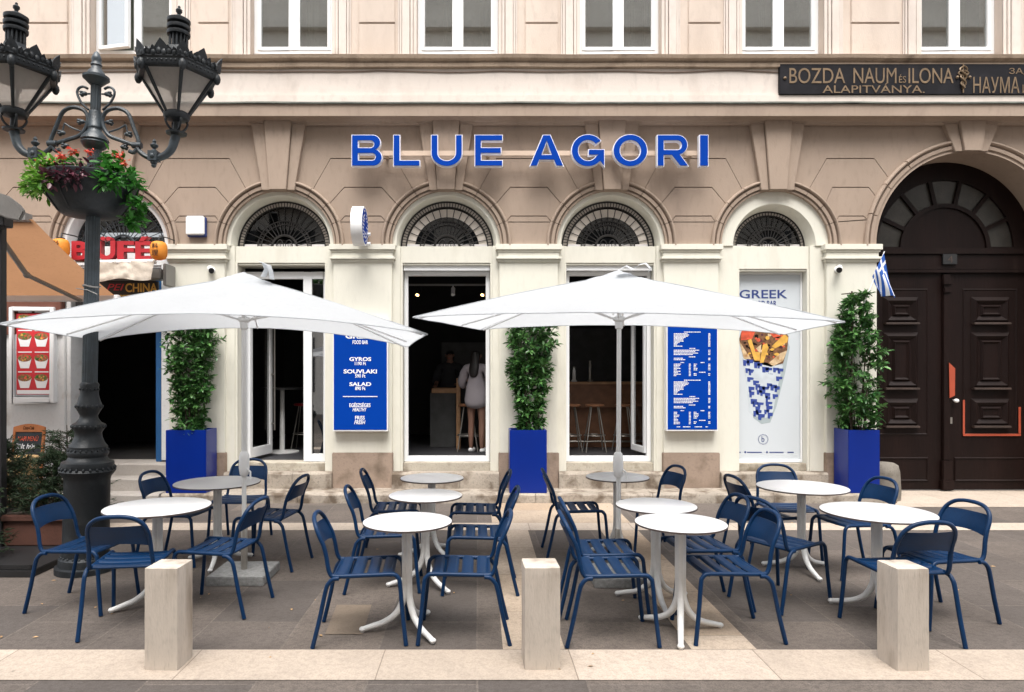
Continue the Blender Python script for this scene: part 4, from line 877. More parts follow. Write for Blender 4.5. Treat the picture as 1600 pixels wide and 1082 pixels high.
# ------------------------------------------------------------------ street lamp
LM = thing("street_lamp", "ornate cast iron double lantern street lamp with fluted post", "street lamp", (-3.455, 6.0, 0)); LM.rotation_euler = (0, R(1.25), 0)
def zz(py): return HC - (py - VY) * 6.0 / F
m = MB(); pf = [(.24, 0), (.24, .05), (.215, .06), (.21, .12), (.185, .14), (.18, .80), (.19, .83), (.215, .86), (.225, .88), (.205, .90), (.21, .93), (.205, .955), (.165, .97), (.15, 1.0), (.165, 1.03), (.16, 1.05), (.15, 1.07), (.155, 1.09), (.13, 1.12), (.11, 1.17), (.105, 1.21), (.12, 1.235), (.135, 1.26), (.13, 1.285), (.10, 1.30), (.075, 1.335), (.07, 1.36), (.085, 1.39), (.105, 1.43), (.10, 1.455), (.085, 1.50), (.075, 1.54), (.072, 1.60), (.078, 1.63), (.066, 1.65)]
m.lathe(pf, seg=48); 
for z, rr, n, s in ((1.44, .102, 16, .016), (1.265, .132, 20, .014), (.90, .214, 26, .016), (1.59, .074, 14, .010), (1.06, .158, 22, .012), (.135, .19, 24, .014)):
    for k in range(n): a = 2 * PI * k / n; m.sphere((rr * math.cos(a), rr * math.sin(a), z), s * .72, (1, 1, 1.5), 5)
m.build("base", 'iron', LM, smooth=45)
m = MB(); m.lathe([(.062, 1.645, .10), (.056, 3.9, .10)], seg=96, flute=16); m.lathe([(.066, 3.15), (.07, 3.18), (.066, 3.2)], seg=24); m.build("post", 'ironl', LM, smooth=50)
m = MB(); m.lathe([(.045, 3.66), (.05, 3.69), (.085, 3.71), (.10, 3.73), (.112, 3.75), (.102, 3.765), (.115, 3.775), (.105, 3.80), (.075, 3.835), (.055, 3.862), (.053, 3.875), (.058, 3.88), (.058, 3.895), (.053, 3.90), (.053, 4.02), (.05, 4.03)], seg=40, flute=0)
m.lathe([(.043, 4.02, .12), (.043, 4.27, .12)], seg=72, flute=12)
m.lathe([(.05, 4.26), (.07, 4.28), (.09, 4.30), (.108, 4.315), (.108, 4.335), (.075, 4.35), (.065, 4.38), (.045, 4.40), (.04, 4.425), (.048, 4.435), (.042, 4.45), (.036, 4.47), (.042, 4.485), (.036, 4.51), (.02, 4.545), (.004, 4.56)], seg=28)
m.build("finial_column", 'ironl', LM, smooth=45)
ar = MB(); ct = 6.0 / F
def L3(px, py): return ((px - 149.) * ct, 0, zz(py))      # scroll traced about the post axis, right-hand side
def arm_side(sg):
    mb = MB(); mp = lambda pts: [(sg * p[0], p[1], p[2]) for p in pts]
    sp = lambda pts, r, sgm=8: mb.tube(spline(mp([L3(*p) for p in pts]), 6), r, sgm)
    sp([(212, 228), (218, 222), (210, 200), (201, 178), (190, 170), (178, 169), (166, 174), (160, 186), (163, 200), (172, 212), (190, 219), (205, 224), (215, 229), (210, 237), (203, 235)], .018)
    sp([(214, 226), (220, 236), (232, 244), (242, 245)], .022); sp([(160, 172), (172, 160), (178, 147), (176, 139), (169, 136), (162, 139)], .011)
    sp([(171, 206), (185, 201), (197, 194)], .008, 6)
    for px, py in ((167, 147), (170, 191), (200, 209), (194, 229)):
        p = L3(px, py); mb.sphere((sg * p[0], 0, p[2]), .022, (1.3, 1, .9), 6)
        for k in range(5): a = k * 1.256; mb.sphere((sg * (p[0] + .022), .018 * math.cos(a), p[2] + .018 * math.sin(a)), .011, (1.4, 1, 1), 5)
    mb.tube(mp([L3(158, 191), L3(170, 191)]), .008, 6); mb.tube(mp([L3(197, 194), L3(200, 207)]), .007, 6); mb.tube(mp([L3(158, 147), L3(166, 147)]), .008, 6)
    mb.tube(mp([L3(208, 226), L3(222, 226)]), .028, 10)
    return mb
for sg in (1, -1):
    arm_side(sg).build("scroll_arm", 'ironl', LM, smooth=45)
    b = MB(); p = L3(242, 243); c0 = (sg * p[0], 0, p[2])
    b.box(c0[0] - .04, c0[0] + .04, -.04, .04, c0[2] - .04, c0[2] + .045); b.sphere((c0[0], 0, c0[2] - .075), .022); b.tube([(c0[0], 0, c0[2] - .04), (c0[0], 0, c0[2] - .06)], .03, 8)
    b.lathe([(.03, c0[2] + .045), (.012, c0[2] + .07), (.03, c0[2] + .085), (.036, c0[2] + .10), (.015, c0[2] + .12), (.018, c0[2] + .135), (.004, c0[2] + .155)], (c0[0], 0), 10)
    for y in (-1, 1): b.sphere((c0[0], y * .042, c0[2]), .022, (1, .5, 1), 6)
    b.tube(spline([(sg * q[0], 0, q[2]) for q in (L3(248, 245), L3(260, 240), L3(269, 230), L3(273, 218), L3(275.5, 209))], 6), [.03 + .012 * k / 24 for k in range(25)], 12)
    b.build("bracket", 'ironl', LM, smooth=40)
    X0 = sg * .715; LH = bpy.data.objects.new("lantern", None); COL.objects.link(LH); LH.parent = LM; LH.location = (X0, 0, 0)
    f = MB(); zb, zt, rb, rt = 4.02, 4.345, .105, .315; a0 = 0
    f.lathe([(.085, 3.845), (.088, 3.86), (.05, 3.87), (.03, 3.88), (.028, 3.96)], seg=20)
    f.lathe([(.03, 3.955), (.10, 3.975), (.112, 4.0), (.11, 4.02), (.095, 4.035)], seg=20)
    for k in range(4): a = k * PI / 2 + .78; f.tube(spline([(.03 * math.cos(a), .03 * math.sin(a), 3.87), (.07 * math.cos(a), .07 * math.sin(a), 3.90), (.095 * math.cos(a), .095 * math.sin(a), 3.95), (.085 * math.cos(a), .085 * math.sin(a), 3.975)], 5), .010, 6)
    f.lathe([(.31, 4.325), (.345, 4.33), (.355, 4.345), (.355, 4.385), (.365, 4.395), (.365, 4.405), (.33, 4.42), (.22, 4.50), (.12, 4.56), (.10, 4.57), (.09, 4.60)], seg=6)
    hx = [(math.cos(k * PI / 3), math.sin(k * PI / 3)) for k in range(6)]
    for c, s in hx: f.tube([(rb * c, rb * s, zb), (rt * c, rt * s, zt)], [.013, .019], 6); f.sphere((.345 * c, .345 * s, 4.335), .032, (1, 1, 1.6), 6)
    for k in range(6):
        A_, B_ = Vector((*hx[k], 0)) * .352, Vector((*hx[(k + 1) % 6], 0)) * .352; nn = (A_ + B_).normalized()
        for q in range(9): pz = A_.lerp(B_, (q + .5) / 9); f.sphere((pz.x + nn.x * .003, pz.y + nn.y * .003, 4.365), .009, (1, 1, 1), 4)
        tn = (B_ - A_).normalized()
        for t, hgt, w in ((0, .12, .045), (.17, .06, .03), (.32, .075, .035), (.5, .13, .06), (.68, .075, .035), (.83, .06, .03)):
            pz = A_.lerp(B_, t); z0 = 4.40; dirn = nn if t else A_.normalized(); tt = tn if t else Vector((-dirn.y, dirn.x, 0)); fl = dirn * .035
            sh2 = [(-1, 0), (-1.05, .45), (-.55, .75), (0, 1), (.55, .75), (1.05, .45), (1, 0)]
            v = [];
            for y in (-.006, .006):
                for u, h_ in sh2: e = pz + tt * (u * w) + dirn * y + fl * h_ * h_; v.append((e.x, e.y, z0 + h_ * hgt))
            n7 = 7; f.add(v, [tuple(range(7)), tuple(range(13, 6, -1))] + [(i, (i + 1) % 7, (i + 1) % 7 + 7, i + 7) for i in range(7)])
        for q in range(8): pz = A_.lerp(B_, (q + .5) / 8); f.sphere((pz.x, pz.y, 4.425 + .012 * (q % 2)), .026, (1, 1, 1.3), 5)
    f.build("frame", 'iron', LH, smooth=35)
    p = MB(); p.lathe([(rb - .004, zb + .01), (rt - .006, zt - .008)], seg=6); p.build("pane", 'frost', LH)
    c = MB()
    for k in range(14): a = 2 * PI * k / 14; c.tube([(.07 * math.cos(a), .07 * math.sin(a), 4.58), (.07 * math.cos(a), .07 * math.sin(a), 4.72)], .009, 6)
    c.lathe([(.05, 4.58), (.05, 4.72)], seg=14)
    for z in (4.71, 4.765, 4.82): c.lathe([(.07, z - .008), (.094, z), (.097, z + .012), (.097, z + .028), (.075, z + .036), (.07, z + .04)], seg=28)
    c.lathe([(.085, 4.855), (.04, 4.88), (.015, 4.89), (.015, 4.905), (.027, 4.92), (.027, 4.938), (.010, 4.955), (.012, 4.965), (.004, 4.975)], seg=16); c.build("chimney", 'iron', LH, smooth=40)
m = MB(); m.tube([(.066 * math.cos(a * .5), .066 * math.sin(a * .5), 2.49 + .008 * math.sin(a)) for a in range(13)], .008, 6); m.tube([(-.12, -.03, 2.47), (0, -.064, 2.455), (.08, -.05, 2.42)], .004, 5); m.build("clamp", 'greym', LM, smooth=40)
S = thing("flower_basket", "dark round flower bowl hung on the lamp post", "flower basket", (-3.40, 5.98, 0))
m = MB(); m.lathe([(.10, 3.10), (.22, 3.11), (.25, 3.13), (.33, 3.24), (.38, 3.36), (.385, 3.43), (.37, 3.44), (.34, 3.42), (.10, 3.41)], seg=40)
m.build("bowl", 'iron', S, smooth=30)
m = MB()
for a in (-1.75, .3, 2.2, 3.9): m.tube([(r_ * math.cos(a), r_ * math.sin(a), z) for r_, z in ((.2, 3.108), (.255, 3.13), (.335, 3.24), (.385, 3.36), (.39, 3.435))], .006, 5)
m.build("seam", 'blackm', S)
def clump(name, label, cat, centers, size, n, m, seed, asp=.45, droop=.4, extra=None):
    r = random.Random(seed); S = thing(name, label, cat, (-3.40, 5.98, 3.36)); pts = []
    for c, rad in centers:
        for _ in range(n):
            v = Vector((r.gauss(0, 1), r.gauss(0, 1), r.gauss(0, .8))).normalized() * rad * r.uniform(.2, 1); pts.append((Vector(c) + v, v.normalized() + Vector((0, -.2, .1))))
    st = MB()
    for c, rad in centers: st.tube([(c[0] * .5, c[1] * .5, -.03), (c[0] * .85, c[1] * .85, c[2] * .5), c], .006, 5)
    st.build("stem", 'bark', S); leaves(pts, size, asp, droop, seed).build("foliage", m, S, recalc=False, smooth=70)
    if extra:
        fl = [];
        for c, rad in extra:
            for _ in range(26): v = Vector((r.gauss(0, 1), r.gauss(0, 1), r.gauss(0, .6))).normalized() * rad * r.random(); fl.append((Vector(c) + v, v.normalized()))
        leaves(fl, .035, .8, .1, seed + 1).build("flowers", 'redfl', S, recalc=False)
clump("trailing_plant", "lime green trailing plant spilling over the left of the flower bowl", "plant", [((-.36, -.12, .06), .12), ((-.28, -.25, .02), .13), ((-.40, .0, .02), .12), ((-.22, -.22, .12), .10), ((-.2, -.34, -.05), .09), ((-.45, -.1, -.03), .08)], .075, 105, 'lime', 2, .42, .5)
clump("coleus", "dark purple leaved plant in the middle of the flower bowl", "plant", [((.0, -.28, .05), .11), ((-.10, -.2, .09), .10), ((.1, -.24, .07), .11), ((.05, -.37, -.03), .08), ((.0, .0, .10), .10), ((-.12, -.34, .0), .07), ((.0, -.40, .0), .09), ((-.1, -.39, -.03), .07), ((.12, -.39, .0), .07)], .066, 30, 'purple', 3, .55, .5)
clump("begonia", "green plant with red flowers at the right of the flower bowl", "plant", [((.28, -.18, .08), .14), ((.36, -.05, .02), .13), ((.22, -.05, .20), .10), ((.30, -.25, -.02), .10), ((.42, -.02, -.16), .09), ((.40, -.02, -.30), .07), ((-.18, .1, .2), .12), ((-.3, .1, .12), .1)], .082, 95, 'greenl', 4, .5, .6, [((.30, -.1, .24), .05), ((-.30, -.05, .20), .07), ((-.20, -.1, .25), .06), ((-.15, -.02, .32), .05), ((-.40, -.08, .16), .06), ((.08, -.15, .26), .05), ((.36, -.12, .18), .04)])

# ------------------------------------------------------------------ bollards and guard stone
for lab, x0, x1, base, topy, sc2, rz in (("stone bollard in front of the left chairs, nearest the lamp post", 225, 277.5, 1049, 889.5, 1, -2), ("stone bollard in the middle between the two chair groups", 820, 876, 1048, 889, 1, 2), ("stone bollard in front of the right hand table", 1402, 1453, 1050, 893, 1, 3)):
    d = F * HC / (base - VY); w = (x1 - x0) * d / F
    m = MB(); nz_, q = 26, 7; rb_ = random.Random(int(x0)); v = []
    per = [(-1 + 2 * a / q, -1) for a in range(q)] + [(1, -1 + 2 * a / q) for a in range(q)] + [(1 - 2 * a / q, 1) for a in range(q)] + [(-1, 1 - 2 * a / q) for a in range(q)]
    for iz in range(nz_ + 2):
        z = .597 * min(iz, nz_) / nz_; k_ = 1 - (.012 if iz == nz_ else 0) - (.06 if iz > nz_ else 0)
        for a, b in per:
            cr = .985 if abs(a) > .99 and abs(b) > .99 else 1
            ch = .05 * max(0, mnoise.noise((a * 2 + x0, b * 2, z * 9)) - .25) * (1 if abs(a) > .99 and abs(b) > .99 or iz >= nz_ else .15)
            sc_ = k_ * cr * (1 - ch + .008 * mnoise.noise((a * 3, b * 3 + x0, z * 12)))
            v.append((a * w / 2 * sc_, w * .51 + b * w * .51 * sc_, z + (.002 * mnoise.noise((a * 3, b * 3, x0)) if iz >= nz_ else 0) + (.002 if iz > nz_ else 0)))
    np_ = len(per)
    m.add(v, [(r_ * np_ + c, r_ * np_ + (c + 1) % np_, (r_ + 1) * np_ + (c + 1) % np_, (r_ + 1) * np_ + c) for r_ in range(nz_ + 1) for c in range(np_)] + [tuple(range((nz_ + 1) * np_, (nz_ + 2) * np_)), tuple(range(np_ - 1, -1, -1))])
    o = m.build("stone_bollard", 'bollard', smooth=40); o.location = (fx((x0 + x1) / 2, d), d, 0); o.rotation_euler.z = R(rz)
    tag(o, lab, "bollard", "square stone bollards along the kerb")
m = MB(); m.lathe([(.20, 0), (.205, .1), (.19, .38), (.17, .47), (.12, .50), (.03, .51)], seg=28); o = m.build("guard_stone", 'guard', smooth=50); o.location = (fx(1386, 9.25), 9.32, 0)
tag(o, "worn grey guard stone between the planter and the dark gate", "guard stone")
# flag
S = thing("flag", "small Greek flag on a white stick by the dark gate", "flag", P(1350, 470, 9.2))
b0 = P(1350, 470, 9.2)
m = MB(); m.tube([(0, 0, -.05), P(1382, 393, 9.15) - b0], .007, 6); m.build("stick", 'white', S, smooth=40)
T, Pl, T2, P2 = [P(*p) - b0 for p in ((1381, 396, 9.14), (1363, 432, 9.16), (1398, 466, 9.05), (1371, 459, 9.2))]
m = MB(); nu, nv = 18, 27; v = []
for i in range(nu + 1):
    for j in range(nv + 1):
        u, w = i / nu, j / nv; p = T.lerp(Pl, u).lerp(T2.lerp(P2, u), w); p = p + Vector((.012 * math.sin(u * 9) * w, .05 * math.sin(u * 8 + w * 3) * w, .012 * math.sin(u * 7) * w)); v.append(p)
for i in range(nu):
    for j in range(nv):
        s = i // 2; mi = s % 2
        if i < 10 and j < 10: mi = 1 if (i in (4, 5) or j in (4, 5)) else 0
        a = i * (nv + 1) + j; m.add([v[a], v[a + 1], v[a + nv + 2], v[a + nv + 1]], [(0, 1, 2, 3)], mi)
me = m.build("cloth", ['flagb', 'flagw'], S, recalc=False, smooth=80)

# ------------------------------------------------------------------ chairs
C = thing("metal_chair", "", "chair", group="blue slatted chairs round the tables")
rt = .0142
def sidept(pts, sg): return [(x, sg * y, z) for x, y, z in pts]
loopR = spline([(.17, .205, .447), (.0, .205, .443), (-.17, .203, .440), (-.205, .201, .452), (-.222, .198, .50), (-.232, .194, .56), (-.25, .191, .63), (-.277, .186, .69), (-.302, .165, .745), (-.322, .115, .785), (-.33, .05, .80), (-.331, 0, .802)], 5)
loop = [Vector(p) for p in loopR] + [Vector((p[0], -p[1], p[2])) for p in loopR[::-1][1:]]
m = MB(); m.tube(loop, rt, 10)
for x in (-.185, .175): m.tube([(x, -.20, .436), (x, .20, .436)], .009, 8)
m.build("frame", 'chair', C, smooth=50)
for sg in (1, -1):
    m = MB(); m.tube(spline(sidept([(.165, .205, .447), (.20, .206, .444), (.222, .208, .425), (.233, .210, .39), (.25, .217, .2), (.272, .226, .006)], sg), 5), rt, 10); m.tube([(.271, sg * .2255, .012), (.273, sg * .2265, 0)], .0145, 10); m.build("leg", 'chair', C, smooth=50)
    m = MB(); m.tube(spline(sidept([(-.15, .222, .432), (-.185, .222, .428), (-.212, .224, .405), (-.232, .225, .36), (-.27, .227, .18), (-.312, .23, .006)], sg), 5), rt, 10); m.tube([(-.311, sg * .23, .012), (-.314, sg * .23, 0)], .0145, 10); m.build("leg", 'chair', C, smooth=50)
m = MB()
for k in range(4):
    x0 = -.178 + k * .0985; w = .076; v = []; nx, ny = 6, 8
    for i in range(nx + 1):
        for j in range(ny + 1):
            u = i / nx; y = -.203 + .406 * j / ny; e = abs(u - .5) * 2
            v.append((x0 + w * u, y, .4545 - .007 * (1 - (y / .203) ** 2) - .010 * max(0, e - .7) / .3 + (-.010 * (u) ** 2 if k == 3 else 0)))
    f = [(i * (ny + 1) + j, (i + 1) * (ny + 1) + j, (i + 1) * (ny + 1) + j + 1, i * (ny + 1) + j + 1) for i in range(nx) for j in range(ny)]
    n0 = len(v); v2 = v + [(a, b, c - .004) for a, b, c in v]; rim = [(i, 0) for i in range(nx)] 
    f2 = f + [tuple(q + n0 for q in t[::-1]) for t in f]
    bd = [i * (ny + 1) for i in range(nx + 1)] + [nx * (ny + 1) + j for j in range(1, ny + 1)] + [i * (ny + 1) + ny for i in range(nx - 1, -1, -1)] + [j for j in range(ny - 1, 0, -1)]
    f2 += [(bd[q], bd[(q + 1) % len(bd)], bd[(q + 1) % len(bd)] + n0, bd[q] + n0) for q in range(len(bd))]
    m.add(v2, f2)
m.build("seat", 'chair', C, smooth=50)
m = MB(); v = []; nz, ny = 6, 14
def loopx(z):
    for a, b in zip(loopR, loopR[1:]):
        if a[2] <= z <= b[2] and z > .45: t = (z - a[2]) / (b[2] - a[2]); return a[0] + (b[0] - a[0]) * t, a[1] + (b[1] - a[1]) * t
    return -.3, .18
for i in range(nz + 1):
    for j in range(ny + 1):
        s = j / ny * 2 - 1; zc = .612 + (.735 - .612) * i / nz + (.022 * (1 - i / nz)) * (s * s) * -1; x, w = loopx(zc); v.append((x - .028 * (1 - s * s), s * (w - .004), zc))
f = [(i * (ny + 1) + j, i * (ny + 1) + j + 1, (i + 1) * (ny + 1) + j + 1, (i + 1) * (ny + 1) + j) for i in range(nz) for j in range(ny)]
n0 = len(v); bd = [j for j in range(ny + 1)] + [i * (ny + 1) + ny for i in range(1, nz + 1)] + [nz * (ny + 1) + j for j in range(ny - 1, -1, -1)] + [i * (ny + 1) for i in range(nz - 1, 0, -1)]
m.add(v + [(x - .004, y, z) for x, y, z in v], f + [tuple(q + n0 for q in t[::-1]) for t in f] + [(bd[q], bd[(q + 1) % len(bd)], bd[(q + 1) % len(bd)] + n0, bd[q] + n0) for q in range(len(bd))])
m.build("backrest", 'chair', C, smooth=50)
CH = [(-2.94, 5.12, -6, "blue chair next to the lamp base, leftmost of all the chairs"),
 (-2.40, 4.74, 98, "blue chair with its back to us behind the left bollard"),
 (-1.93, 5.08, 172, "blue chair in front of the left parasol base, facing left"),
 (-2.76, 6.33, -9, "blue chair in front of the planter beside the snack bar steps"),
 (-2.44, 6.97, 270, "blue chair facing us behind the left parasol pole"),
 (-1.90, 6.20, 172, "blue chair right of the far left table, facing left"),
 (-.75, 4.55, 4, "blue chair left of the nearest middle table"),
 (-.75, 5.58, 3, "blue chair left of the second table in the middle row"),
 (-.79, 6.54, 3, "blue chair left of the farthest table in the middle row"),
 (-.115, 4.57, 180, "blue chair right of the nearest middle table, standing by the pale band"),
 (-.01, 5.53, 180, "blue chair right of the second table in the middle row"),
 (-.03, 6.46, 180, "blue chair right of the farthest middle table, before the planter"),
 (.94, 6.53, 0, "blue chair left of the far table behind the right parasol pole"),
 (.93, 5.03, 0, "blue chair over the right parasol base, half hidden by another chair"),
 (.87, 4.54, 0, "blue chair just right of the middle bollard, facing right"),
 (1.66, 6.68, 195, "blue chair showing only its back behind two white tabletops"),
 (1.66, 5.14, 187, "blue chair right of the second table behind the right bands"),
 (1.64, 4.58, 183, "blue chair right of the nearest table on the pale diagonal band"),
 (2.60, 6.20, 9, "blue chair seen from behind in shade, left of the far right table"),
 (2.95, 6.55, 265, "blue chair facing us in front of the gyros poster"),
 (2.32, 5.24, 30, "blue chair turned diagonally left of the right hand table"),
 (3.25, 5.95, 190, "blue chair before the planter beside the gate"),
 (3.24, 4.87, 193, "blue chair in front of the dark gate, rightmost of all the chairs"),
 (2.805, 4.585, 95, "blue chair with its back to us behind the right bollard")]
for i, (x, y, a, lab) in enumerate(CH):
    if i == 0: C.location = (x, y, .005); C.rotation_euler.z = R(a); C['label'] = lab
    else: dup(C, (x, y, .005), R(a), lab)
# ------------------------------------------------------------------ tables
def make_table(r, label, group):
    T = thing("cafe_table", label, "table", group=group)
    m = MB(); m.lathe([(r - .008, .718), (r, .7195), (r, .7295)], seg=72); m.build("top_edge", 'tedge', T, smooth=40)
    m = MB(); m.lathe([(r - .002, .7297), (r - .002, .732), (r - .004, .7335)], seg=72); m.build("tabletop", 'tabletop', T, smooth=40)
    m = MB(); m.box(-.13, .13, -.02, .02, .70, .717); m.box(-.02, .02, -.13, .13, .701, .716); m.build("mounting_plate", 'blackm', T, bevel=.003)
    for k in range(3):
        a = 2 * PI * k / 3; c, s = math.cos(a), math.sin(a); e = .30 + .12 * (r - .3)
        pts = spline([(.016 * c, .016 * s, .70), (.016 * c, .016 * s, .5), (.016 * c, .016 * s, .30), (.03 * c, .03 * s, .20), (.075 * c, .075 * s, .115), (.15 * c, .15 * s, .062), (.24 * c, .24 * s, .034), (e * c, e * s, .018)], 5)
        n = len(pts); m = MB(); m.tube(pts, [.0235 if q < n * .45 else .0235 - .007 * (q / n - .45) / .55 for q in range(n)], 12); m.sphere((e * c, e * s, .019), .0165, (1.4, 1.4, 1), 6); m.tube([(e * c, e * s, .006), (e * c, e * s, 0)], .013, 8); m.build("leg", 'tleg', T, smooth=50)
    return T
tb = [(.30, [(-.48, 4.61, 188, "nearest small white table in the middle row"), (-.434, 5.58, 70, "second small white table in the middle row"), (-.443, 6.48, 70, "farthest small white table in the middle row, before the wall"), (1.33, 6.55, 60, "small white table behind the right parasol pole"), (1.34, 5.16, 150, "small white table overlapped by the nearest right one"), (1.35, 4.57, 134, "nearest small white table on the right pale band")], "small round white tables"),
      (.375, [(-2.40, 5.11, 215, "large round white table behind the left bollard"), (-2.38, 6.22, 40, "large round white table before the left blue planter"), (2.83, 5.98, 30, "large round white table in front of the gyros poster"), (2.87, 4.92, 255, "large round white table behind the right bollard")], "large round white tables")]
for r_, lst, grp in tb:
    T = make_table(r_, lst[0][3], grp)
    for i, (x, y, a, lab) in enumerate(lst):
        if i == 0: T.location = (x, y, .005); T.rotation_euler.z = R(a)
        else: dup(T, (x, y, .005), R(a), lab)
# ------------------------------------------------------------------ parasols
def parasol(label, base, prm, apexz, flap, bow):
    cx, cy, a, hw, hd, z, txx, tyy = prm; bx, by = base
    S = thing("parasol", label, "parasol", (bx, by, 0), group="white rectangular parasols")
    def pt(u, w, dz=0): return Vector((cx - bx + u * math.cos(a) - w * math.sin(a), cy - by + u * math.sin(a) + w * math.cos(a), z + txx * u + tyy * w + dz))
    cs = [(-hw, -hd), (hw, -hd), (hw, hd), (-hw, hd)]; ap = pt(0, 0); ap.z = apexz
    m = MB(); n, q = 24, 14
    for k in range(4):
        A_, B_ = cs[k], cs[(k + 1) % 4]; v = []
        for j in range(q + 1):
            t = j / q
            for i in range(n + 1):
                s = i / n; b_ = math.sin(PI * s); u = A_[0] + (B_[0] - A_[0]) * s; w = A_[1] + (B_[1] - A_[1]) * s; inn = 1 - .008 * b_
                E_ = pt(u * inn, w * inn, (bow, 0, bow * 1.4, 0)[k] * b_ ** .8); p = ap.lerp(E_, t)
                p.z += .022 * math.sin(PI * t ** .8) * (1 - .3 * b_) - .02 * math.sin(PI * t) * b_ + .004 * mnoise.noise((u * 3, w * 3 + k, t * 4)); v.append(p)
        m.add(v, [(j * (n + 1) + i, j * (n + 1) + i + 1, (j + 1) * (n + 1) + i + 1, (j + 1) * (n + 1) + i) for j in range(q) for i in range(n)])
    n0 = len(m.v)
    sm = MB(); qn = (n + 1) * (q + 1)
    for k in range(4):
        sm.tube([Vector(m.v[k * qn + j * (n + 1)]) + Vector((0, 0, .003)) for j in range(q + 1)], .003, 5)
        sm.tube([Vector(m.v[k * qn + q * (n + 1) + i]) for i in range(n + 1)], .004, 5)
    sm.build("hem", 'canvas', S, smooth=60)
    m.build("canopy", 'canvas', S, smooth=35)
    r = MB()
    for k in range(4):
        for s in (0, .5):
            A_, B_ = cs[k], cs[(k + 1) % 4]; u = A_[0] + (B_[0] - A_[0]) * s; w = A_[1] + (B_[1] - A_[1]) * s; b_ = math.sin(PI * s); E_ = pt(u * (1 - .03 * b_), w * (1 - .03 * b_), (bow, 0, bow * 1.4, 0)[k] * b_)
            L = []
            for j in range(9): t = .04 + .93 * j / 8; p = ap.lerp(E_, t); p.z += .022 * math.sin(PI * t ** .8) * (1 - .3 * b_) - .02 * math.sin(PI * t) * b_ - .018; L.append(p)
            o = MB(); o.tube(L, .007, 6); hub = Vector((ap.x * .6, ap.y * .6, 2.17)); o.tube([hub, L[3]], .007, 6); o.build("rib", 'white', S, smooth=40)
    m = MB(); top = ap + Vector((0, 0, -.02)); m.tube([(0, 0, .07), (top.x * .3, top.y * .3, 1.0), top], .019, 14); m.build("pole", 'pole', S, smooth=50)
    m = MB(); hub = Vector((ap.x * .85, ap.y * .85, 2.17)); m.lathe([(.022, 2.10), (.032, 2.11), (.034, 2.16), (.05, 2.175), (.05, 2.20), (.022, 2.21)], (hub.x, hub.y), 18); m.build("hub", 'pole', S, smooth=40)
    m = MB(); m.lathe([(.024, 0.86), (.036, .875), (.043, .93), (.043, 1.02), (.034, 1.06), (.022, 1.07)], (0, 0), 16); m.tube([(.03, -.02, .93), (.062, -.03, .90), (.062, -.03, .84)], .008, 6); m.build("crank_housing", 'white', S, smooth=40)
    m = MB(); m.lathe([(.028, .07), (.028, .42), (.022, .43)], (0, 0), 16); m.build("base_tube", 'steel', S, smooth=40)
    m = MB(); m.box(-.235, .235, -.235, .235, 0, .075); m.build("base_slab", 'granite', S, bevel=.006)
    m = MB(); v = []; n = 18
    for i in range(n + 1):
        for j in range(n + 1):
            u, w = (i / n * 2 - 1), (j / n * 2 - 1); rad = 1 + .06 * mnoise.noise((u * 3, w * 3, bx)); u *= .40 * rad; w *= .27 * rad; t = max(abs(u) / hw, abs(w) / hd)
            p = ap.lerp(pt(u / t, w / t) if t > 1e-4 else ap, t) if t > 1e-4 else ap.copy()
            p.z += .04 * max(0, 1 - 3.4 * t) + .004 + .020 * max(0, 1 - 2.5 * t) * mnoise.noise((u * 11, w * 11, bx)) + .006 * mnoise.noise((u * 27, w * 27, bx)); v.append(p)
    m.add(v, [(i * (n + 1) + j, i * (n + 1) + j + 1, (i + 1) * (n + 1) + j + 1, (i + 1) * (n + 1) + j) for i in range(n) for j in range(n)]); m.build("vent_cap", 'canvas', S, smooth=60)
    m = MB(); v = []
    for j, (x, z2) in enumerate(flap): v += [ap + Vector((x, -.16 - .03, z2)), ap + Vector((x + .012, -.10, z2 + .004))]
    m.add(v, [(2 * j, 2 * j + 2, 2 * j + 3, 2 * j + 1) for j in range(len(flap) - 1)]); m.build("tie_strap", 'canvas', S, smooth=60)
parasol("white parasol on the left, its strap sticking up at the top", (-1.985, 5.78), (-1.988, 5.786, .184, 1.461, .904, 2.031, -.014, -.018), 2.545, [(.20, -.02), (.23, .04), (.21, .09), (.165, .11), (.19, .10), (.245, .08), (.265, .03), (.275, -.04)], .11)
parasol("white parasol on the right with rumpled cap", (1.17, 5.73), (1.181, 5.739, -.247, 1.465, 1.031, 2.121, -.029, .013), 2.55, [(-.05, .02), (.02, .06), (.08, .03), (.13, .07), (.18, .08), (.22, .04), (.20, .0)], .048)

# ------------------------------------------------------------------ inside the shop
fl = .456
def stool(label, x, y, m_='woodd'):
    S = thing("bar_stool", label, "stool", (x, y, fl), group="bar stools in the shop")
    m = MB(); m.lathe([(.14, .72), (.155, .73), (.155, .75), (.14, .76)], seg=20); m.build("seat", m_, S, smooth=40)
    for k in range(4):
        a = PI / 4 + k * PI / 2; m = MB(); m.tube([(.08 * math.cos(a), .08 * math.sin(a), .73), (.23 * math.cos(a), .23 * math.sin(a), 0)], .010, 6); m.build("leg", 'steel', S)
    m = MB(); m.tube([(.17 * math.cos(k * PI / 8), .17 * math.sin(k * PI / 8), .26) for k in range(16)], .008, 6, True); m.build("foot_ring", 'steel', S, smooth=50)
for lab, px in (("bar stool behind the frame edge at the bar counter", 892), ("bar stool in the middle of the right doorway", 929), ("bar stool behind the right parasol pole", 975)): stool(lab, fx(px, 11.0), 11.0)
stool("red topped bar stool inside the open door", fx(474, 11.3), 11.3, 'red')
S = thing("bar_counter", "wooden bar counter seen through the right doorway", "counter", (0, 11.5, fl)); x0, x1 = fx(868, 11.5), fx(1030, 11.5)
m = MB(); m.box(x0, x1, -.05, .5, 1.07, 1.11); m.build("top", 'wood', S, bevel=.004)
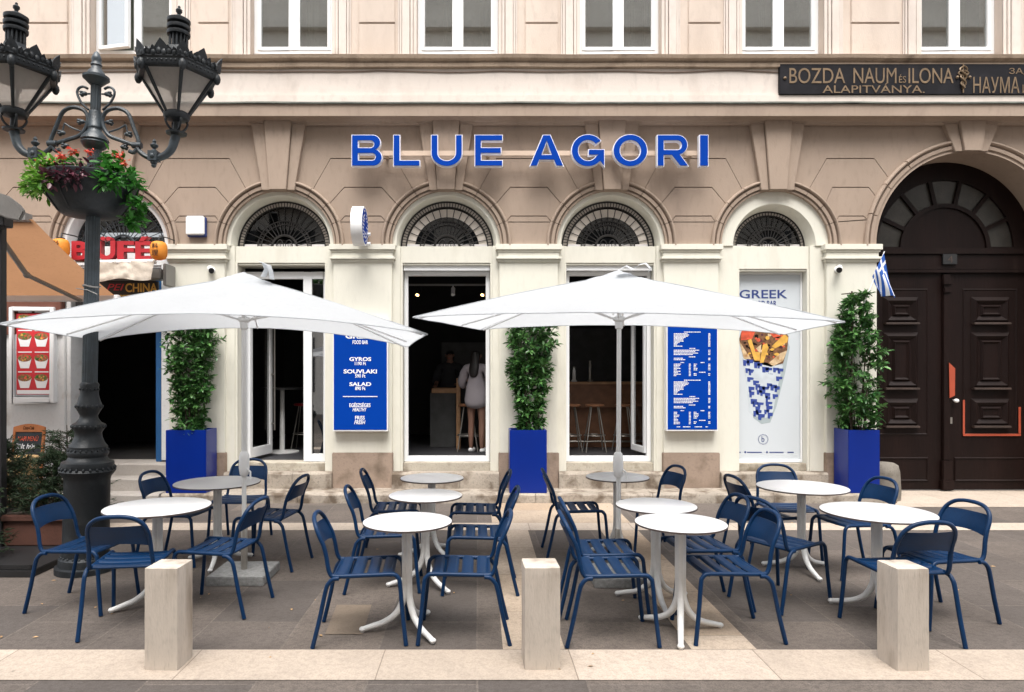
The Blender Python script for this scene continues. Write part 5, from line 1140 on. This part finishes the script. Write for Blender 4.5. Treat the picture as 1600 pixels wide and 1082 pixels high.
m = MB(); m.box(x0, x1, 0, .05, .68, 1.07); m.box(x0, x1, .1, .45, 0, .68); m.build("front", 'woodd', S)
m = MB(); m.tube([(x0, -.12, .12), (x1, -.12, .12)], .015, 8); m.build("foot_rail", 'steel', S)
for lab, px, h in (("steel beer tap on the bar counter", 922, .36), ("white bottle on the bar counter at the left", 897, .24)):
    S = thing("tap" if h > .3 else "bottle", lab, "bar item", (fx(px, 11.7), 11.7, fl + 1.11)); m = MB(); m.lathe([(.05, 0), (.05, .02), (.028, .04), (.028, h * .8), (.02, h * .9), (.02, h)], seg=14); m.build("body", 'steel' if h > .3 else 'white', S, smooth=40)
    m = MB(); m.tube([(0, 0, h * .8), (0, -.1, h * .8), (0, -.1, h * .65)], .01, 6) if h > .3 else m.lathe([(.022, h), (.022, h + .02)], seg=12); m.build("spout" if h > .3 else "cap", 'steel', S)
m = MB(); m.box(fx(860, 12.9), fx(1040, 12.9), 12.85, 12.9, 1.2, 2.55); part(m, "tiled_back_panel", 'concrete')
m = MB(); m.box(fx(690, 13.2), fx(770, 13.2), 13.15, 13.2, .5, 2.3); part(m, "back_door_panel", 'concrete')
S = thing("service_counter", "dark service counter with wooden top in the middle window", "counter", (0, 11.6, fl)); a, b = fx(672, 11.6), fx(712, 11.6)
m = MB(); m.box(a, b, 0, .6, 0, .92); m.build("front", 'concrete', S, bevel=.004)
m = MB(); m.box(a + .03, b + .02, -.03, .62, .92, 1.0); m.build("top", 'wood', S, bevel=.004)
S = thing("high_table", "tall wooden table frame beside the woman in white", "table", (0, 11.3, fl)); a, b = fx(713, 11.3), fx(760, 11.3)
m = MB(); m.box(a, b, 0, .5, 1.12, 1.17); m.build("tabletop", 'wood', S)
for x in (a, b - .06):
    for y in (0, .44): m = MB(); m.box(x, x + .06, y, y + .06, 0, 1.12); m.build("leg", 'wood', S)
m = MB(); m.box(a + .06, b - .06, .01, .05, .2, .24); m.build("foot_rail", 'greym', S)
stool("steel bar stool in front of the woman in white", fx(731, 11.05), 11.05)
S = thing("standing_table", "white standing table with disc foot inside the open door", "table", (fx(441, 10.9), 10.9, fl))
m = MB(); m.lathe([(.26, 0), (.26, .015), (.05, .03), (.04, .05), (.035, 1.0)], seg=28); m.build("pedestal", 'tleg', S, smooth=40)
m = MB(); m.lathe([(.33, 1.0), (.33, 1.03)], seg=36); m.build("tabletop", 'blackp', S)
S = thing("track_light", "ceiling track with small lit spotlights in the middle window", "track light", (0, 10.9, 0))
m = MB(); z = fz(447, 10.9); m.box(fx(635, 10.9), fx(765, 10.9), -.015, .015, z, z + .03); m.build("rail", 'greym', S)
for px in (656, 708, 757):
    m = MB(); x = fx(px, 10.9); lit = px != 708; e = Vector((-.04 if lit else 0, -.07, -.11)); p0 = Vector((x, 0, z - .06)); m.tube([(x, 0, z), p0], .01, 6); m.tube([p0 - e * .2, p0 + e * .8], .032, 12); o = m.build("spotlight", 'white' if not lit else 'blackm', S, smooth=40)
    if lit: m = MB(); m.tube([p0 + e * .81, p0 + e * .9], .026, 12); m.build("bulb", 'bulb', o)
# people in the shop
def skinned(nodes, edges, name, mt, parent, root=0, sub=2):
    me = bpy.data.meshes.new(name); me.from_pydata([n[0] for n in nodes], edges, []); o = bpy.data.objects.new(name, me); COL.objects.link(o)
    s = o.modifiers.new("skin", 'SKIN'); sv = me.skin_vertices[0].data
    for i, n in enumerate(nodes): rr = n[1] if isinstance(n[1], tuple) else (n[1], n[1]); sv[i].radius = rr; sv[i].use_root = i == root
    o.modifiers.new("subdivision", 'SUBSURF').levels = sub; o.modifiers[-1].render_levels = sub
    bpy.context.view_layer.update(); m2 = bpy.data.meshes.new_from_object(o.evaluated_get(bpy.context.evaluated_depsgraph_get())); o.modifiers.clear(); o.data = m2
    m2.materials.clear(); m2.materials.append(M[mt]); m2.shade_smooth(); o.parent = parent; return o
def person(label, loc, rz, h, shirt, long_hair, apron=False):
    S = thing("person", label, "person", loc, rz); k = h / 1.7; V = lambda x, y, z: (x * k, y * k, z * k)     # faces +Y
    nd = [(V(0, 0, .92), (.13 * k, .10 * k)), (V(0, 0, 1.12), (.105 * k, .085 * k)), (V(0, .0, 1.32), (.125 * k, .09 * k)), (V(0, -.01, 1.42), (.08 * k, .06 * k)), (V(0, .0, 1.49), .046 * k), (V(0, .02, 1.56), .07 * k), (V(0, .02, 1.64), .078 * k),
          (V(.09, 0, .86), .085 * k), (V(.095, .02, .50), .055 * k), (V(.10, -.01, .30), .052 * k), (V(.10, -.01, .08), .034 * k), (V(.105, .11, .035), .032 * k),
          (V(-.09, 0, .86), .085 * k), (V(-.095, .03, .50), .055 * k), (V(-.10, .02, .30), .052 * k), (V(-.10, .02, .08), .034 * k), (V(-.105, .14, .035), .032 * k),
          (V(.17, 0, 1.39), .055 * k), (V(.24, .02, 1.14), .042 * k), (V(.22, .22, 1.03), .034 * k), (V(.20, .30, 1.04), .026 * k), (V(-.17, 0, 1.39), .055 * k), (V(-.25, .02, 1.14), .042 * k), (V(-.22, .22, 1.05), .034 * k), (V(-.19, .30, 1.07), .026 * k)]
    ee = [(0, 1), (1, 2), (2, 3), (3, 4), (4, 5), (5, 6), (0, 7), (7, 8), (8, 9), (9, 10), (10, 11), (0, 12), (12, 13), (13, 14), (14, 15), (15, 16), (3, 17), (17, 18), (18, 19), (19, 20), (3, 21), (21, 22), (22, 23), (23, 24)]
    for sx in (1, -1):                                     # fingers and thumb
        w = 20 if sx > 0 else 24; b = Vector(nd[w][0])
        for j in range(4):
            i0 = len(nd); off = (j - 1.5) * .017 * k; nd.append((tuple(b + Vector((off, .05 * k, 0))), .009 * k)); nd.append((tuple(b + Vector((off * 1.1, (.085 + .008 * (j in (1, 2))) * k, -.02 * k))), .008 * k)); ee += [(w, i0), (i0, i0 + 1)]
        i0 = len(nd); nd.append((tuple(b + Vector((-sx * .035 * k, .03 * k, .005 * k))), .010 * k)); ee.append((w, i0))
    skinned(nd, ee, "body", 'skin', S)
    sh_ = [(V(0, 0, .70 if long_hair else .9), (.245 * k, .19 * k)), (V(0, 0, .95), (.20 * k, .155 * k)), (V(0, 0, 1.15), (.165 * k, .13 * k)), (V(0, -.005, 1.32), (.155 * k, .12 * k)), (V(0, -.01, 1.43), (.10 * k, .08 * k)), (V(.19, 0, 1.385), .085 * k), (V(.26, .02, 1.13), .08 * k), (V(.25, .12, 1.08), .07 * k), (V(-.19, 0, 1.385), .085 * k), (V(-.27, .02, 1.13), .08 * k), (V(-.25, .12, 1.08), .07 * k)]
    skinned(sh_, [(0, 1), (1, 2), (2, 3), (3, 4), (4, 5), (5, 6), (6, 7), (4, 8), (8, 9), (9, 10)], "shirt", shirt, S)
    me = S.children[-1].data
    for v_ in me.vertices:
        p_ = v_.co; f_ = .022 * mnoise.noise((p_.x * 16, p_.y * 16, p_.z * 2.5)) + .012 * mnoise.noise((p_.x * 40, p_.y * 40, p_.z * 9)); n_ = Vector((p_.x, p_.y, 0)).normalized(); v_.co = p_ + n_ * f_
    hn = [(V(0, -.015, 1.68), .075 * k), (V(0, -.03, 1.62), .085 * k), (V(0, -.075, 1.50), (.085 * k, .045 * k))] + ([(V(0, -.12, 1.36), (.095 * k, .04 * k)), (V(0, -.13, 1.24), (.06 * k, .03 * k))] if long_hair else [])
    skinned(hn, [(i, i + 1) for i in range(len(hn) - 1)], "hair", 'hair', S)
    f = MB(); f.sphere(V(0, .098, 1.585), .014 * k, (1, 1.2, 1.2), 6)
    for sx in (1, -1): f.sphere(V(sx * .03, .085, 1.615), .009 * k, (1.2, .7, .8), 6, 1); f.sphere(V(sx * .078, .02, 1.60), .022 * k, (.5, .8, 1.3), 6)
    f.sphere(V(0, .09, 1.545), .018 * k, (1.2, .4, .35), 6, 2); f.build("face", ['skin', 'hair', 'tomato'], S, smooth=60)
    sc = MB()
    for sx, y0 in ((.105, .02), (-.105, .05)): sc.sphere(V(sx, y0 + .03, .035), .075 * k, (.65, 1.7, .65), 8)
    sc.build("shoes", 'white' if long_hair else 'blackp', S, smooth=60)
    if not long_hair:
        t = MB()
        for sx, y0 in ((.095, .0), (-.095, .015)): t.tube([V(sx, y0, .92), V(sx, y0 + .01, .5), V(sx * 1.05, y0, .08)], [.11 * k, .075 * k, .055 * k], 12)
        t.build("trousers", 'darkcl', S, smooth=60)
    return S
person("woman with long dark hair in oversized white shirt at the tall table", (fx(744, 10.85), 10.85, fl), R(-20), 1.63, 'shirt', True)
person("staff member in dark clothes behind the service counter", (fx(703, 12.6), 12.6, fl), R(170), 1.68, 'darkcl', False)
